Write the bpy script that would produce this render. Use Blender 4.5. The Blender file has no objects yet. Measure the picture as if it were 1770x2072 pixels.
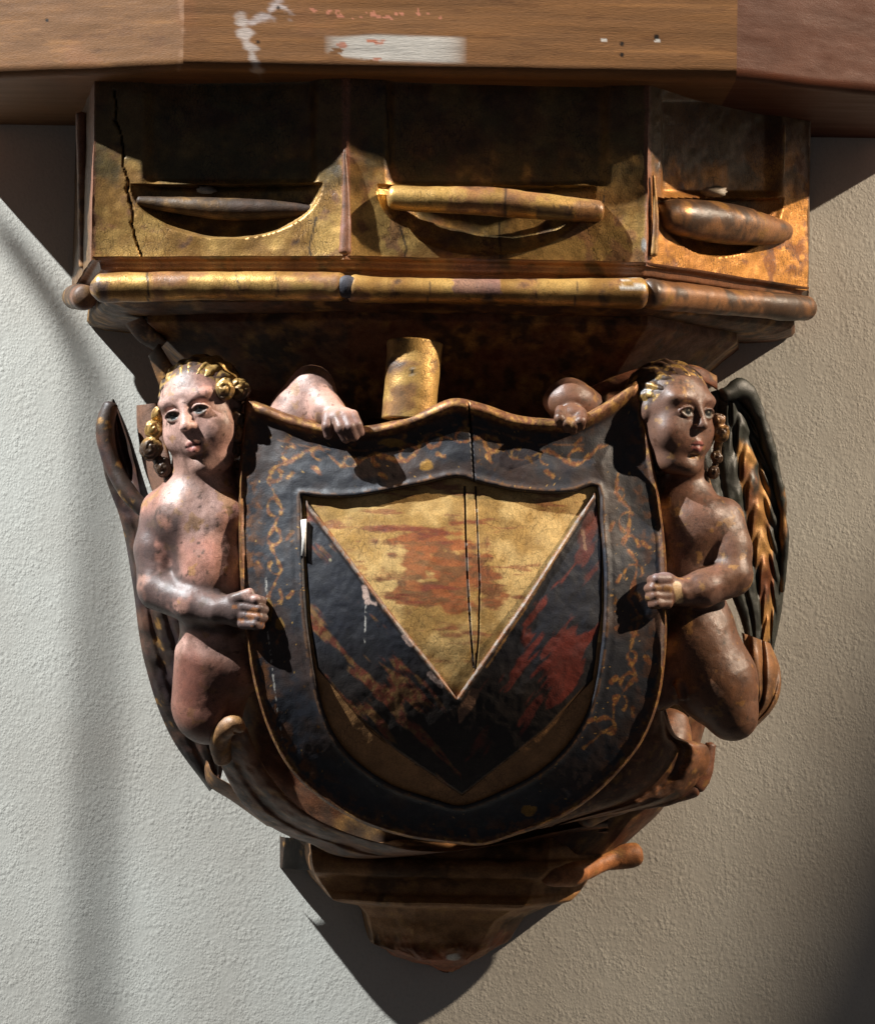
import bpy, math
import numpy as np
from mathutils import Matrix, Vector

SC = bpy.context.scene
S = 0.0004                      # one model unit (u) is 0.4 mm
F = 5500.0                      # camera distance / focal in the same units
DREF = 450.0
PITCH, ROLL = math.radians(2.2), math.radians(-0.9)
CAMD = DREF + F                 # camera distance from the wall plane

# ------------------------------------------------------------------ camera, world, light
cam_d = bpy.data.cameras.new('camera'); cam = bpy.data.objects.new('camera', cam_d)
SC.collection.objects.link(cam); SC.camera = cam
cam_d.sensor_fit = 'HORIZONTAL'; cam_d.sensor_width = 36; cam_d.lens = 36 * F / 1770
cam_d.clip_start = 0.05; cam_d.clip_end = 60
RM = Matrix.Rotation(math.radians(90) + PITCH, 4, 'X') @ Matrix.Rotation(-ROLL, 4, 'Z')
cam.matrix_world = Matrix.Translation((0, -CAMD * S, 0)) @ RM
RN = np.array(RM.to_3x3())

world = bpy.data.worlds.new('World'); SC.world = world; world.use_nodes = True
bg = world.node_tree.nodes['Background']
bg.inputs[0].default_value = (0.86, 0.82, 0.86, 1); bg.inputs[1].default_value = 0.058
SC.view_settings.view_transform = 'Standard'; SC.view_settings.look = 'None'
SC.view_settings.exposure = 0; SC.view_settings.gamma = 1


def lamp(name, direction, dist, power, col, radius, target=(0, -300 * S, 100 * S)):
    d = Vector(direction).normalized()
    l = bpy.data.lights.new(name, 'SPOT'); l.energy = power; l.color = col
    l.shadow_soft_size = radius; l.spot_size = math.radians(42); l.spot_blend = 0.5
    o = bpy.data.objects.new(name, l); SC.collection.objects.link(o)
    o.location = Vector(target) + d * dist
    o.rotation_euler = (-d).to_track_quat('-Z', 'Y').to_euler()
    return o


LA = lamp('spot_lamp', (-0.86, -0.32, 0.98), 4.0, 2050, (0.92, 0.96, 0.98), 0.022)
LB = lamp('spot_lamp', (1.37, -0.32, 0.93), 4.0, 1180, (1.0, 0.82, 0.63), 0.03)


# ------------------------------------------------------------------ helpers
def W(u, v, d):
    """point of the photograph (display px) at distance d from the wall -> (x, d, z) model units"""
    u, v, d = np.broadcast_arrays(np.asarray(u, float), np.asarray(v, float), np.asarray(d, float))
    r = np.stack([u - 885, 1036 - v, np.full(u.shape, -F)], -1) @ RN.T
    t = (CAMD - d) / r[..., 1]
    return np.stack([r[..., 0] * t, d, r[..., 2] * t], -1)


def PX(p):
    q = np.stack([p[..., 0], CAMD - p[..., 1], p[..., 2]], -1) @ RN
    return 885 + q[..., 0] / -q[..., 2] * F, 1036 - q[..., 1] / -q[..., 2] * F


def hsh(i, j, k):
    h = (i * 374761393 + j * 668265263 + k * 2147483647 + 1013904223) & 0xffffffff
    h = ((h ^ (h >> 13)) * 1274126177) & 0xffffffff
    h = ((h ^ (h >> 16)) * 2246822519) & 0xffffffff
    return ((h ^ (h >> 15)) & 0xffffff) / float(0xffffff)


def vn(p):
    i = np.floor(p).astype(np.int64); f = p - i; f = f * f * (3 - 2 * f)
    r = 0
    for a in (0, 1):
        for b in (0, 1):
            for c in (0, 1):
                w = (f[..., 0] if a else 1 - f[..., 0]) * (f[..., 1] if b else 1 - f[..., 1]) * (f[..., 2] if c else 1 - f[..., 2])
                r = r + w * hsh(i[..., 0] + a, i[..., 1] + b, i[..., 2] + c)
    return r


def fbm(p, scale=100, o=4, seed=0, st=(1, 1, 1)):
    p = np.asarray(p, float) / scale * np.array(st, float) + seed * 17.3
    r = 0; a = 1; t = 0
    for k in range(o):
        r = r + a * vn(p); t += a; a *= 0.55; p = p * 2.03 + 5.1
    return r / t


def ss(a, b, x):
    t = np.clip((x - a) / (b - a), 0, 1); return t * t * (3 - 2 * t)


def mix(a, b, t):
    t = np.asarray(t)[..., None]; return np.asarray(a) * (1 - t) + np.asarray(b) * t


def catmull(P, closed=False, n=12):
    P = np.asarray(P, float); N = len(P); out = []
    rng = range(N if closed else N - 1)
    for i in rng:
        p1, p2 = P[i], P[(i + 1) % N]
        p0 = P[i - 1] if (closed or i > 0) else 2 * p1 - p2
        p3 = P[(i + 2) % N] if (closed or i < N - 2) else 2 * p2 - p1
        for k in range(n):
            t = k / n
            out.append(.5 * (2 * p1 + (p2 - p0) * t + (2 * p0 - 5 * p1 + 4 * p2 - p3) * t * t + (3 * p1 - p0 - 3 * p2 + p3) * t ** 3))
    if not closed: out.append(P[-1])
    return np.array(out)


def resamp(P, n, smooth=True):
    P = np.asarray(P, float)
    if smooth and len(P) > 2: P = catmull(P)
    s = np.r_[0, np.cumsum(np.linalg.norm(np.diff(P, axis=0), axis=1))]
    t = np.linspace(0, s[-1], n)
    return np.stack([np.interp(t, s, P[:, k]) for k in range(P.shape[1])], -1)


def pld(u, v, pts):
    """distance of (u,v) to a polyline and the position along it"""
    pts = np.asarray(pts, float); best = np.full(np.shape(u), 1e9); pos = np.zeros(np.shape(u)); acc = 0
    for a, b in zip(pts[:-1], pts[1:]):
        ab = b - a; L = np.hypot(*ab) + 1e-9
        t = np.clip(((u - a[0]) * ab[0] + (v - a[1]) * ab[1]) / L ** 2, 0, 1)
        d = np.hypot(u - a[0] - t * ab[0], v - a[1] - t * ab[1])
        m = d < best; best = np.where(m, d, best); pos = np.where(m, acc + t * L, pos); acc += L
    return best, pos


def inpoly(u, v, pts):
    r = np.zeros(np.shape(u), bool); n = len(pts)
    for i in range(n):
        (x1, y1), (x2, y2) = pts[i], pts[(i + 1) % n]
        c = ((y1 > v) != (y2 > v)) & (u < (x2 - x1) * (v - y1) / (y2 - y1 + 1e-12) + x1)
        r ^= c
    return r


def tag(o, label=None, cat=None, kind=None):
    if label: o['label'] = label
    if cat: o['category'] = cat
    if kind: o['kind'] = kind
    return o


def mk(name, V, Q, col=None, mat=None, parent=None, sharp=None):
    """V (n,3) in (x, d, z) model units; Q list of arrays of quads or triangles"""
    V = np.asarray(V, float).reshape(-1, 3)
    W3 = np.stack([V[:, 0], -V[:, 1], V[:, 2]], -1) * S
    me = bpy.data.meshes.new(name)
    Qs = [np.asarray(q, np.int64) for q in (Q if isinstance(Q, list) else [Q]) if len(q)]
    loops = np.concatenate([q.ravel() for q in Qs])
    tot = np.concatenate([np.full(len(q), q.shape[1]) for q in Qs])
    me.vertices.add(len(V)); me.vertices.foreach_set('co', W3.astype(np.float32).ravel())
    me.loops.add(len(loops)); me.loops.foreach_set('vertex_index', loops.astype(np.int32))
    me.polygons.add(len(tot))
    me.polygons.foreach_set('loop_start', np.r_[0, np.cumsum(tot)[:-1]].astype(np.int32))
    me.polygons.foreach_set('use_smooth', np.ones(len(tot), bool))
    me.update(calc_edges=True); me.validate()
    if col is not None:
        a = me.color_attributes.new('Col', 'FLOAT_COLOR', 'POINT')
        c = np.asarray(col, float)
        if c.shape[-1] == 3: c = np.concatenate([c, np.zeros(c.shape[:-1] + (1,))], -1)
        if len(me.vertices) == len(c.reshape(-1, 4)):
            a.data.foreach_set('color', c.astype(np.float32).ravel())
    if sharp: me.set_sharp_from_angle(angle=math.radians(sharp))
    if mat: me.materials.append(mat)
    o = bpy.data.objects.new(name, me); SC.collection.objects.link(o)
    if parent: o.parent = parent
    return o


def gq(n, m, cn=False, cm=False, off=0, flip=False):
    i = np.arange(n if cn else n - 1)[:, None]; j = np.arange(m if cm else m - 1)[None, :]
    a = i * m + j; b = ((i + 1) % n) * m + j; c = ((i + 1) % n) * m + (j + 1) % m; d = i * m + (j + 1) % m
    q = np.stack([a, b, c, d], -1).reshape(-1, 4) + off
    return q[:, ::-1] if flip else q


def lin(r, g, b):
    f = lambda c: (c / 255 / 12.92) if c < 10 else ((c / 255 + .055) / 1.055) ** 2.4
    return np.array([f(r), f(g), f(b)])


# ------------------------------------------------------------------ materials
def nodes(name):
    m = bpy.data.materials.new(name); m.use_nodes = True
    nt = m.node_tree; return m, nt, nt.nodes, nt.links, nt.nodes['Principled BSDF']


def math_n(N, L, op, a, b=None, clamp=False):
    n = N.new('ShaderNodeMath'); n.operation = op; n.use_clamp = clamp
    for i, x in enumerate((a, b)):
        if x is None: continue
        if hasattr(x, 'is_linked'): L.new(x, n.inputs[i])
        else: n.inputs[i].default_value = x
    return n.outputs[0]


def painted(name, rough=.42, crack=0.0, crack_scale=120, mott=.35, bump=.25, spec=.5, coat=.0, stretch=(1, 1, 1), fine=900):
    m, nt, N, L, B = nodes(name)
    tc = N.new('ShaderNodeTexCoord'); mp = N.new('ShaderNodeMapping'); L.new(tc.outputs['Object'], mp.inputs[0])
    mp.inputs['Scale'].default_value = stretch
    at = N.new('ShaderNodeAttribute'); at.attribute_name = 'Col'
    n1 = N.new('ShaderNodeTexNoise'); n1.inputs['Scale'].default_value = 70; n1.inputs['Detail'].default_value = 8; n1.inputs['Roughness'].default_value = .7
    n2 = N.new('ShaderNodeTexNoise'); n2.inputs['Scale'].default_value = fine; n2.inputs['Detail'].default_value = 3
    L.new(mp.outputs[0], n1.inputs['Vector']); L.new(mp.outputs[0], n2.inputs['Vector'])
    mr = N.new('ShaderNodeMapRange'); L.new(n1.outputs[0], mr.inputs[0])
    mr.inputs[1].default_value = .3; mr.inputs[2].default_value = .7
    mr.inputs[3].default_value = 1 - mott; mr.inputs[4].default_value = 1 + mott * .6
    mr2 = N.new('ShaderNodeMapRange'); L.new(n2.outputs[0], mr2.inputs[0])
    mr2.inputs[1].default_value = .3; mr2.inputs[2].default_value = .7
    mr2.inputs[3].default_value = 1 - mott * .7; mr2.inputs[4].default_value = 1 + mott * .5
    k = math_n(N, L, 'MULTIPLY', mr.outputs[0], mr2.outputs[0])
    h = math_n(N, L, 'MULTIPLY', n2.outputs[0], .5)
    h = math_n(N, L, 'ADD', h, n1.outputs[0])
    if crack:
        mp2 = N.new('ShaderNodeMapping'); L.new(tc.outputs['Object'], mp2.inputs[0]); mp2.inputs['Scale'].default_value = (1.5, 1.5, .6)
        nd = N.new('ShaderNodeTexNoise'); nd.inputs['Scale'].default_value = 60; L.new(mp2.outputs[0], nd.inputs['Vector'])
        ad = N.new('ShaderNodeVectorMath'); ad.operation = 'MULTIPLY_ADD'; L.new(nd.outputs[1], ad.inputs[0])
        ad.inputs[1].default_value = (.012, .012, .012); L.new(mp2.outputs[0], ad.inputs[2])
        vo = N.new('ShaderNodeTexVoronoi'); vo.feature = 'DISTANCE_TO_EDGE'; vo.inputs['Scale'].default_value = crack_scale
        L.new(ad.outputs[0], vo.inputs['Vector'])
        cr = N.new('ShaderNodeMapRange'); L.new(vo.outputs[0], cr.inputs[0]); cr.inputs[1].default_value = 0.0; cr.inputs[2].default_value = .06
        cr.inputs[3].default_value = 1 - crack; cr.inputs[4].default_value = 1
        # cracks come and go over the surface
        nm = N.new('ShaderNodeTexNoise'); nm.inputs['Scale'].default_value = 22; L.new(tc.outputs['Object'], nm.inputs['Vector'])
        ms = N.new('ShaderNodeMapRange'); L.new(nm.outputs[0], ms.inputs[0]); ms.inputs[1].default_value = .42; ms.inputs[2].default_value = .6
        mxx = N.new('ShaderNodeMix'); L.new(ms.outputs[0], mxx.inputs[0]); mxx.inputs[2].default_value = 1.0; L.new(cr.outputs[0], mxx.inputs[3])
        k = math_n(N, L, 'MULTIPLY', k, mxx.outputs[0]); h = math_n(N, L, 'ADD', h, math_n(N, L, 'MULTIPLY', mxx.outputs[0], .35))
    mul = N.new('ShaderNodeVectorMath'); mul.operation = 'SCALE'; L.new(at.outputs['Color'], mul.inputs[0]); L.new(k, mul.inputs['Scale'])
    L.new(mul.outputs[0], B.inputs['Base Color'])
    L.new(at.outputs['Alpha'], B.inputs['Metallic'])
    rr = N.new('ShaderNodeMapRange'); L.new(n1.outputs[0], rr.inputs[0]); rr.inputs[1].default_value = .3; rr.inputs[2].default_value = .7
    rr.inputs[3].default_value = rough + .14; rr.inputs[4].default_value = rough - .1
    L.new(rr.outputs[0], B.inputs['Roughness'])
    B.inputs['Specular IOR Level'].default_value = spec
    bp = N.new('ShaderNodeBump'); bp.inputs['Strength'].default_value = bump; bp.inputs['Distance'].default_value = .0012
    L.new(h, bp.inputs['Height']); L.new(bp.outputs[0], B.inputs['Normal'])
    return m


M_gilt = painted('gilded_wood', .40, .8, 250, .42, .32)
M_gilt_s = painted('smooth_gilding', .38, .5, 190, .36, .26)
M_paint = painted('painted_wood', .50, .3, 120, .42, .28)
M_skin = painted('painted_flesh', .43, .3, 200, .36, .34, .42, fine=1300)
M_wood = painted('bare_dark_wood', .55, .0, 60, .45, .4, .3)
M_beam = painted('painted_beam', .55, 0, 60, .24, .35, .25, stretch=(.12, 1, 1.4), fine=1600)

# wall plaster
mw, nt, N, L, B = nodes('plaster')
tc = N.new('ShaderNodeTexCoord')
mpw = N.new('ShaderNodeMapping'); L.new(tc.outputs['Object'], mpw.inputs[0]); mpw.inputs['Scale'].default_value = (1, 1, .8)
g1 = N.new('ShaderNodeTexNoise'); g1.inputs['Scale'].default_value = 380; g1.inputs['Detail'].default_value = 9; g1.inputs['Roughness'].default_value = .78
g2 = N.new('ShaderNodeTexNoise'); g2.inputs['Scale'].default_value = 45; g2.inputs['Detail'].default_value = 8; g2.inputs['Roughness'].default_value = .65
g3 = N.new('ShaderNodeTexNoise'); g3.inputs['Scale'].default_value = 7; g3.inputs['Detail'].default_value = 5
mpd = N.new('ShaderNodeMapping'); L.new(tc.outputs['Object'], mpd.inputs[0]); mpd.inputs['Scale'].default_value = (1, 1, .16)
g4 = N.new('ShaderNodeTexNoise'); g4.inputs['Scale'].default_value = 160; g4.inputs['Detail'].default_value = 3; L.new(mpd.outputs[0], g4.inputs['Vector'])
for g in (g1, g2, g3): L.new(mpw.outputs[0], g.inputs['Vector'])
vo = N.new('ShaderNodeTexVoronoi'); vo.inputs['Scale'].default_value = 190; L.new(mpw.outputs[0], vo.inputs['Vector'])
pit = N.new('ShaderNodeMapRange'); L.new(g1.outputs[0], pit.inputs[0]); pit.inputs[1].default_value = .2; pit.inputs[2].default_value = .75
dist = N.new('ShaderNodeVectorMath'); dist.operation = 'MULTIPLY_ADD'; L.new(g1.outputs[1], dist.inputs[0]); dist.inputs[1].default_value = (.0025, .0025, .0025); L.new(mpw.outputs[0], dist.inputs[2])
hh = math_n(N, L, 'MULTIPLY', g1.outputs[0], .35)
for k, (scl, amp, lo_, hi_) in enumerate(((250, .75, .34, .64), (520, .45, .25, .55), (140, .5, .52, .72))):
    v_ = N.new('ShaderNodeTexVoronoi'); v_.inputs['Scale'].default_value = scl; L.new(dist.outputs[0], v_.inputs['Vector'])
    a_ = N.new('ShaderNodeMapRange'); L.new(v_.outputs[0], a_.inputs[0]); a_.inputs[1].default_value = 0.0; a_.inputs[2].default_value = .75; a_.inputs[3].default_value = 1; a_.inputs[4].default_value = 0; a_.interpolation_type = 'SMOOTHSTEP'
    m_ = N.new('ShaderNodeTexNoise'); m_.inputs['Scale'].default_value = 40 + 25 * k; m_.inputs['Detail'].default_value = 3; L.new(mpw.outputs[0], m_.inputs['Vector'])
    b_ = N.new('ShaderNodeMapRange'); L.new(m_.outputs[0], b_.inputs[0]); b_.inputs[1].default_value = lo_; b_.inputs[2].default_value = hi_
    hh = math_n(N, L, 'ADD', hh, math_n(N, L, 'MULTIPLY', math_n(N, L, 'MULTIPLY', a_.outputs[0], b_.outputs[0]), amp))
hh = math_n(N, L, 'ADD', hh, math_n(N, L, 'MULTIPLY', g2.outputs[0], .9))
hh = math_n(N, L, 'ADD', hh, math_n(N, L, 'MULTIPLY', g4.outputs[0], .35))
bp = N.new('ShaderNodeBump'); bp.inputs['Strength'].default_value = .34; bp.inputs['Distance'].default_value = .0009
L.new(hh, bp.inputs['Height']); L.new(bp.outputs[0], B.inputs['Normal'])
cr = N.new('ShaderNodeValToRGB'); L.new(g3.outputs[0], cr.inputs[0])
cr.color_ramp.elements[0].position = .3; cr.color_ramp.elements[0].color = (.52, .49, .43, 1)
cr.color_ramp.elements[1].position = .7; cr.color_ramp.elements[1].color = (.63, .62, .56, 1)
mu = N.new('ShaderNodeMapRange'); L.new(g1.outputs[0], mu.inputs[0]); mu.inputs[1].default_value = .35; mu.inputs[2].default_value = .5
mu.inputs[3].default_value = .86; mu.inputs[4].default_value = 1.0
sc = N.new('ShaderNodeVectorMath'); sc.operation = 'SCALE'; L.new(cr.outputs[0], sc.inputs[0]); L.new(mu.outputs[0], sc.inputs['Scale'])
L.new(sc.outputs[0], B.inputs['Base Color']); B.inputs['Roughness'].default_value = .85; B.inputs['Specular IOR Level'].default_value = .2

# ------------------------------------------------------------------ the wall
wv = np.array([[-5000, 0, -5000], [5000, 0, -5000], [5000, 0, 5000], [-5000, 0, 5000]], float)
tag(mk('wall', wv, np.array([[0, 1, 2, 3]]), None, mw), kind='structure')

# palettes (linear albedo)
GOLD = np.array([.66, .40, .125]); GOLDD = np.array([.38, .20, .06]); BOLE = np.array([.20, .085, .04])
DARK = np.array([.035, .022, .014]); BROWN = np.array([.12, .062, .03]); CHALK = np.array([.60, .56, .50])
NAVY = np.array([.015, .016, .022]); FLESH = np.array([.50, .30, .245]); GRIME = np.array([.085, .055, .042]); GREY = np.array([.17, .13, .12])


def rgba(c, metal):
    metal = np.broadcast_to(np.asarray(metal, float), c.shape[:-1])
    return np.concatenate([c, metal[..., None]], -1)


def gilt_paint(P, seed=1, dark=.5, red=.3, base=GOLD, metal=.55):
    n = fbm(P, 90, 5, seed); n2 = fbm(P, 28, 4, seed + 3); n3 = fbm(P, 200, 3, seed + 5)
    c = mix(base, GOLDD, ss(.4, .65, n)); g = np.ones(n.shape)
    r = ss(.66 - red * .5, .74 - red * .4, n2 * .6 + n3 * .4); c = mix(c, BOLE, r * .8); g = g * (1 - r * .8)
    k = ss(.72 - dark * .4, .82 - dark * .35, n * .5 + n2 * .5); c = mix(c, DARK, k * .85); g = g * (1 - k * .85)
    return c, g * metal


# ------------------------------------------------------------------ beam above
beam_pts = [(-130, 0), (-130, 500), (370, 630), (1490, 630), (1890, 440), (1890, 0)]
zb = W(900, 150, 630)[2]
bx = [W(u, 150, max(d, 1))[0] for u, d in beam_pts]
bpl = np.array([(x, d) for x, (u, d) in zip(bx, beam_pts)])


def facet(name, a, b, paint, parent, step=3.0, top=520, depth_back=None):
    """one canted board: front face, rounded lower arris and underside running back to the wall"""
    a = np.array(a); b = np.array(b); L = np.linalg.norm(b - a); n = int(L / step) + 2
    s = np.linspace(0, 1, n)
    r = 24
    prof = [(0, z) for z in np.linspace(top, r, int((top - r) / step))]
    prof += [(r * (1 - math.cos(t)), r * (1 - math.sin(t))) for t in np.linspace(.15, math.pi / 2, 9)]
    prof += [(x, 0) for x in np.linspace(40, 1, 2)][:1]
    prof = np.array(prof)
    nrm = np.array([(b - a)[1], -(b - a)[0]]) / L
    if nrm[1] < 0: nrm = -nrm
    nrm = np.array([0., 1.])
    P = np.zeros((n, len(prof) + 1, 3)); Q = a + (b - a) * s[:, None]
    for j, (ins, z) in enumerate(prof):
        P[:, j, 0] = Q[:, 0] - nrm[0] * ins; P[:, j, 1] = Q[:, 1] - nrm[1] * ins; P[:, j, 2] = zb + z
    P[:, -1, 0] = Q[:, 0]; P[:, -1, 1] = -3; P[:, -1, 2] = zb
    w = fbm(P, 60, 3, 4, (.15, 1, 1)) - .5
    P[:, :-1, 1] += w[:, :-1] * 3
    P[:, :len(prof) - 1, 2] += 5 * (fbm(P, 160, 2, 8)[:, :len(prof) - 1] - .5) * (np.arange(len(prof) - 1) > 120)
    u, v = PX(P)
    return mk(name, P, gq(n, P.shape[1]), paint(P, u, v).reshape(-1, 4), M_beam, parent)


def beam_paint(P, u, v):
    base = lin(124, 86, 52); c = np.broadcast_to(base, P.shape).copy()
    st = fbm(P, 40, 4, 2, (.08, 1, 1.6)); c = c * (0.72 + .5 * st)[..., None]
    c = mix(c, lin(140, 92, 60), ss(.55, .7, fbm(P, 120, 3, 7)) * .35)
    nn = fbm(P, 14, 4, 11, (.35, 1, 1)); n2 = fbm(P, 40, 3, 12)
    gl = fbm(P, 26, 4, 14, (.035, 1, 2.2)); c = c * (1 - .16 * ss(.56, .68, gl))[..., None]; c = mix(c, lin(168, 118, 70), ss(.40, .30, gl) * .35)
    c = mix(c, lin(84, 52, 30), ss(.68, .74, fbm(P, 16, 3, 15, (.25, 1, 1))) * .3)
    # long pale scrape
    m = np.clip(1 - np.abs((u - 800) / 146) ** 6, 0, 1) * ss(30, 22, np.abs(v - 94 - (u - 700) * .03 + np.where(u < 690, (690 - u) * .12, 0)) + np.where(u < 760, (760 - u) * .09, 0))
    m = m * ss(.36, .40, nn + ss(700, 800, u) * .16 - .07 * ss(14, 26, np.abs(v - 97)))
    c = mix(c, CHALK * .82, np.clip(m, 0, 1) * .95)
    m3 = m * ss(.62, .66, fbm(P, 18, 3, 19, (.5, 1, 1.5))) * ss(860, 760, u); c = mix(c, lin(175, 110, 85), m3)
    # scuff at the left and its streaks
    d1, _ = pld(u, v, [(488, 38), (500, 80), (512, 110), (520, 138)]); c = mix(c, lin(190, 178, 170), ss(17, 3, d1 + (nn - .5) * 40) * .8)
    d2, _ = pld(u, v, [(510, 45), (545, 28), (560, 5), (590, 25)]); c = mix(c, lin(185, 172, 168), ss(15, 2, d2 + (nn - .5) * 45) * .85)
    # little flakes above the scrape
    row = np.abs(v - 28 - 10 * (fbm(P, 25, 2, 21) - .5) * 2) < 9
    c = mix(c, lin(185, 120, 95), (row & (u > 620) & (u < 900) & (fbm(P, 11, 2, 23) > .66)) * .9)
    d3, _ = pld(u, v, [(365, 0), (372, 70), (362, 140)]); c = mix(c, lin(165, 125, 95), ss(7, 2, d3) * .45 * ss(.4, .6, nn))
    for (a, b, r) in ((1328, 74, 5), (1258, 88, 4), (1258, 110, 4), (563, 15, 3), (522, 84, 3), (520, 155, 0), (95, 40, 3)):
        c = mix(c, DARK * .3, ss(r + 2, r - 1, np.hypot(u - a, v - b)))
    for (a, b) in ((1222, 80), (1330, 82)):
        c = mix(c, CHALK, ((np.abs(u - a) < 7) & (np.abs(v - b) < 2.2)) * .9)
    return rgba(c, 0)


def beam_red(P, u, v):
    c = np.broadcast_to(lin(84, 44, 24), P.shape) * (.75 + .5 * fbm(P, 60, 4, 3, (.3, 1, 1)))[..., None]
    return rgba(c, 0)


beam = bpy.data.objects.new('beam', None); SC.collection.objects.link(beam)
tag(beam, 'thick brown painted timber shelf with scraped white paint resting over the carved bracket', 'beam')
facet('board', bpl[1], bpl[2], beam_paint, beam)
facet('board', bpl[2], bpl[3], beam_paint, beam)
tag(facet('board', bpl[3], bpl[4], beam_red, beam), 'reddish brown board at the right end')
# the two ends
for i, j in ((0, 1), (4, 5)):
    a, b = bpl[i], bpl[j]
    V = np.array([[a[0], max(a[1], 1), zb], [b[0], max(b[1], 1), zb], [b[0], max(b[1], 1), zb + 520], [a[0], max(a[1], 1), zb + 520]])
    V[:, 0] += (-1 if i == 0 else 1)
    mk('end_board', V, np.array([[0, 1, 2, 3]]), rgba(np.tile(lin(138, 88, 60), (4, 1)), 0), M_beam, beam)

# ------------------------------------------------------------------ the corbel
corbel = bpy.data.objects.new('corbel', None); SC.collection.objects.link(corbel)
corbel.location = (0, 0, 0)
tag(corbel, 'carved gilded wooden wall bracket with two winged cherubs holding a painted shield', 'corbel')

# --- cornice block: corners in plan
cz_top = zb + 20
cz_bot = W(700, 524, 580)[2]
cor = [(150, 5), (187, 508), (700, 580), (1310, 552), (1637, 190), (1637, 5)]


def plan(cs, v):
    return np.array([(W(u, v, d)[0], d) for u, d in cs])


cp = plan(cor, 400)


def bowl(u, v, cu, cv, a, b, dep):
    q = 1 - ((u - cu) / a) ** 2 - ((v - cv) / b) ** 2
    return dep * np.sqrt(np.clip(q, 0, 1)) ** 1.0 * (v > cv) + 0


def perim(cp, step, keep=True):
    out = []; fid = []
    for i in range(len(cp) - 1):
        L = np.linalg.norm(cp[i + 1] - cp[i]); n = max(int(L / step), 2)
        t = np.linspace(0, 1, n, endpoint=False)[:, None]
        out.append(cp[i] + (cp[i + 1] - cp[i]) * t); fid.append(np.full(n, i))
    out.append(cp[-1:]); fid.append([len(cp) - 2])
    return np.concatenate(out), np.concatenate(fid)


pp, fid = perim(cp, 3.2)
nf = np.array([[-(cp[i + 1] - cp[i])[1], (cp[i + 1] - cp[i])[0]] / np.linalg.norm(cp[i + 1] - cp[i]) for i in range(len(cp) - 1)])
zs = np.linspace(cz_top, cz_bot, 140)
P = np.zeros((len(pp), len(zs), 3)); P[..., 0] = pp[:, None, 0]; P[..., 1] = pp[:, None, 1]; P[..., 2] = zs[None]
u, v = PX(P); FI = fid[:, None] + np.zeros(len(zs))[None]
rec = np.zeros(u.shape)
nich = lambda a, b, c, d, dep, e=7: dep * ss(a - e, a + e, u) * ss(b + e, b - e, u) * ss(c - e, c + e, v) * ss(d + e, d - e, v)
m1, m2, m3 = FI == 1, FI == 2, FI == 3
rec += m1 * (nich(295, 630, 150, 366, 20, 14) + bowl(u, v, 455, 368, 195, 112, 40))
rec += m2 * (nich(790, 1225, 150, 372, 20, 14) + bowl(u, v, 985, 372, 222, 142, 36))
rec += m3 * (nich(1352, 1578, 190, 392, 20, 12) + bowl(u, v, 1462, 400, 128, 118, 40))
cuv = lambda a, b, k: k * np.clip(4 * ((u - a) / (b - a)) * ((b - u) / (b - a)), 0, 1) ** .6
rec += m1 * cuv(187, 700, 20) + m2 * cuv(700, 1310, 16) + m3 * cuv(1310, 1637, 10)
rec += 3 * (fbm(P, 50, 3, 3) - .5) * 2
cr_l = [(228, 180), (236, 250), (250, 350), (262, 420), (270, 470), (285, 520)]
dcr, _ = pld(u + 9 * (fbm(P, 30, 3, 77) - .5) * 2, v, cr_l); rec += 7 * ss(2.8, 1.0, dcr)
P[..., 0] -= nf[fid][:, None, 0] * rec; P[..., 1] -= nf[fid][:, None, 1] * rec
u2, v2 = PX(P)
c, g = gilt_paint(P, 2, .25, .2)
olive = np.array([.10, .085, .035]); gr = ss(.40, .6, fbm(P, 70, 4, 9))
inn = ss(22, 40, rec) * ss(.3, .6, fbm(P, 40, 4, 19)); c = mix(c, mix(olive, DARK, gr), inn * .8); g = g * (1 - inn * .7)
up = ss(400, 300, v + 60 * (gr - .5)); c = mix(c, mix(olive * .55, BROWN * .4, gr), up * .85); g = g * (1 - .85 * up)  # upper part coloured darker to deepen the shade under the beam
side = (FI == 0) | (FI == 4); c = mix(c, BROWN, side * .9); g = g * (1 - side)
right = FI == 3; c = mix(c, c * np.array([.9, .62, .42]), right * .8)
for a, b in ((700, 8), (1310, 6), (187, 5)):
    e = ss(b + 3, b - 3, np.abs(u2 - a) + 8 * (fbm(P, 20, 3, 6) - .5)); c = mix(c, lin(140, 92, 72), e * .8); g = g * (1 - e)
c = mix(c, CHALK * .8, ss(6, 3, np.hypot((u2 - 1302) / 1., (v2 - 495) / 3)) * 1.0)
c = mix(c, DARK * .2, ss(2.6, 1.2, dcr)); g = g * (1 - ss(2.6, 1.2, dcr))
for pl in ([(808, 455), (822, 500), (818, 528)], [(1010, 450), (1013, 528)], [(780, 180), (790, 330)], [(1222, 395), (1212, 450)], [(640, 440), (625, 500), (630, 522)]):
    d, _ = pld(u2, v2, pl); k = ss(2.6, .8, d + 1.5 * (fbm(P, 12, 2, 5) - .5)); c = mix(c, DARK * .4, k); g = g * (1 - k)
block = mk('cornice_block', P, gq(len(pp), len(zs)), rgba(c, g).reshape(-1, 4), M_gilt, corbel, 50)


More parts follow.
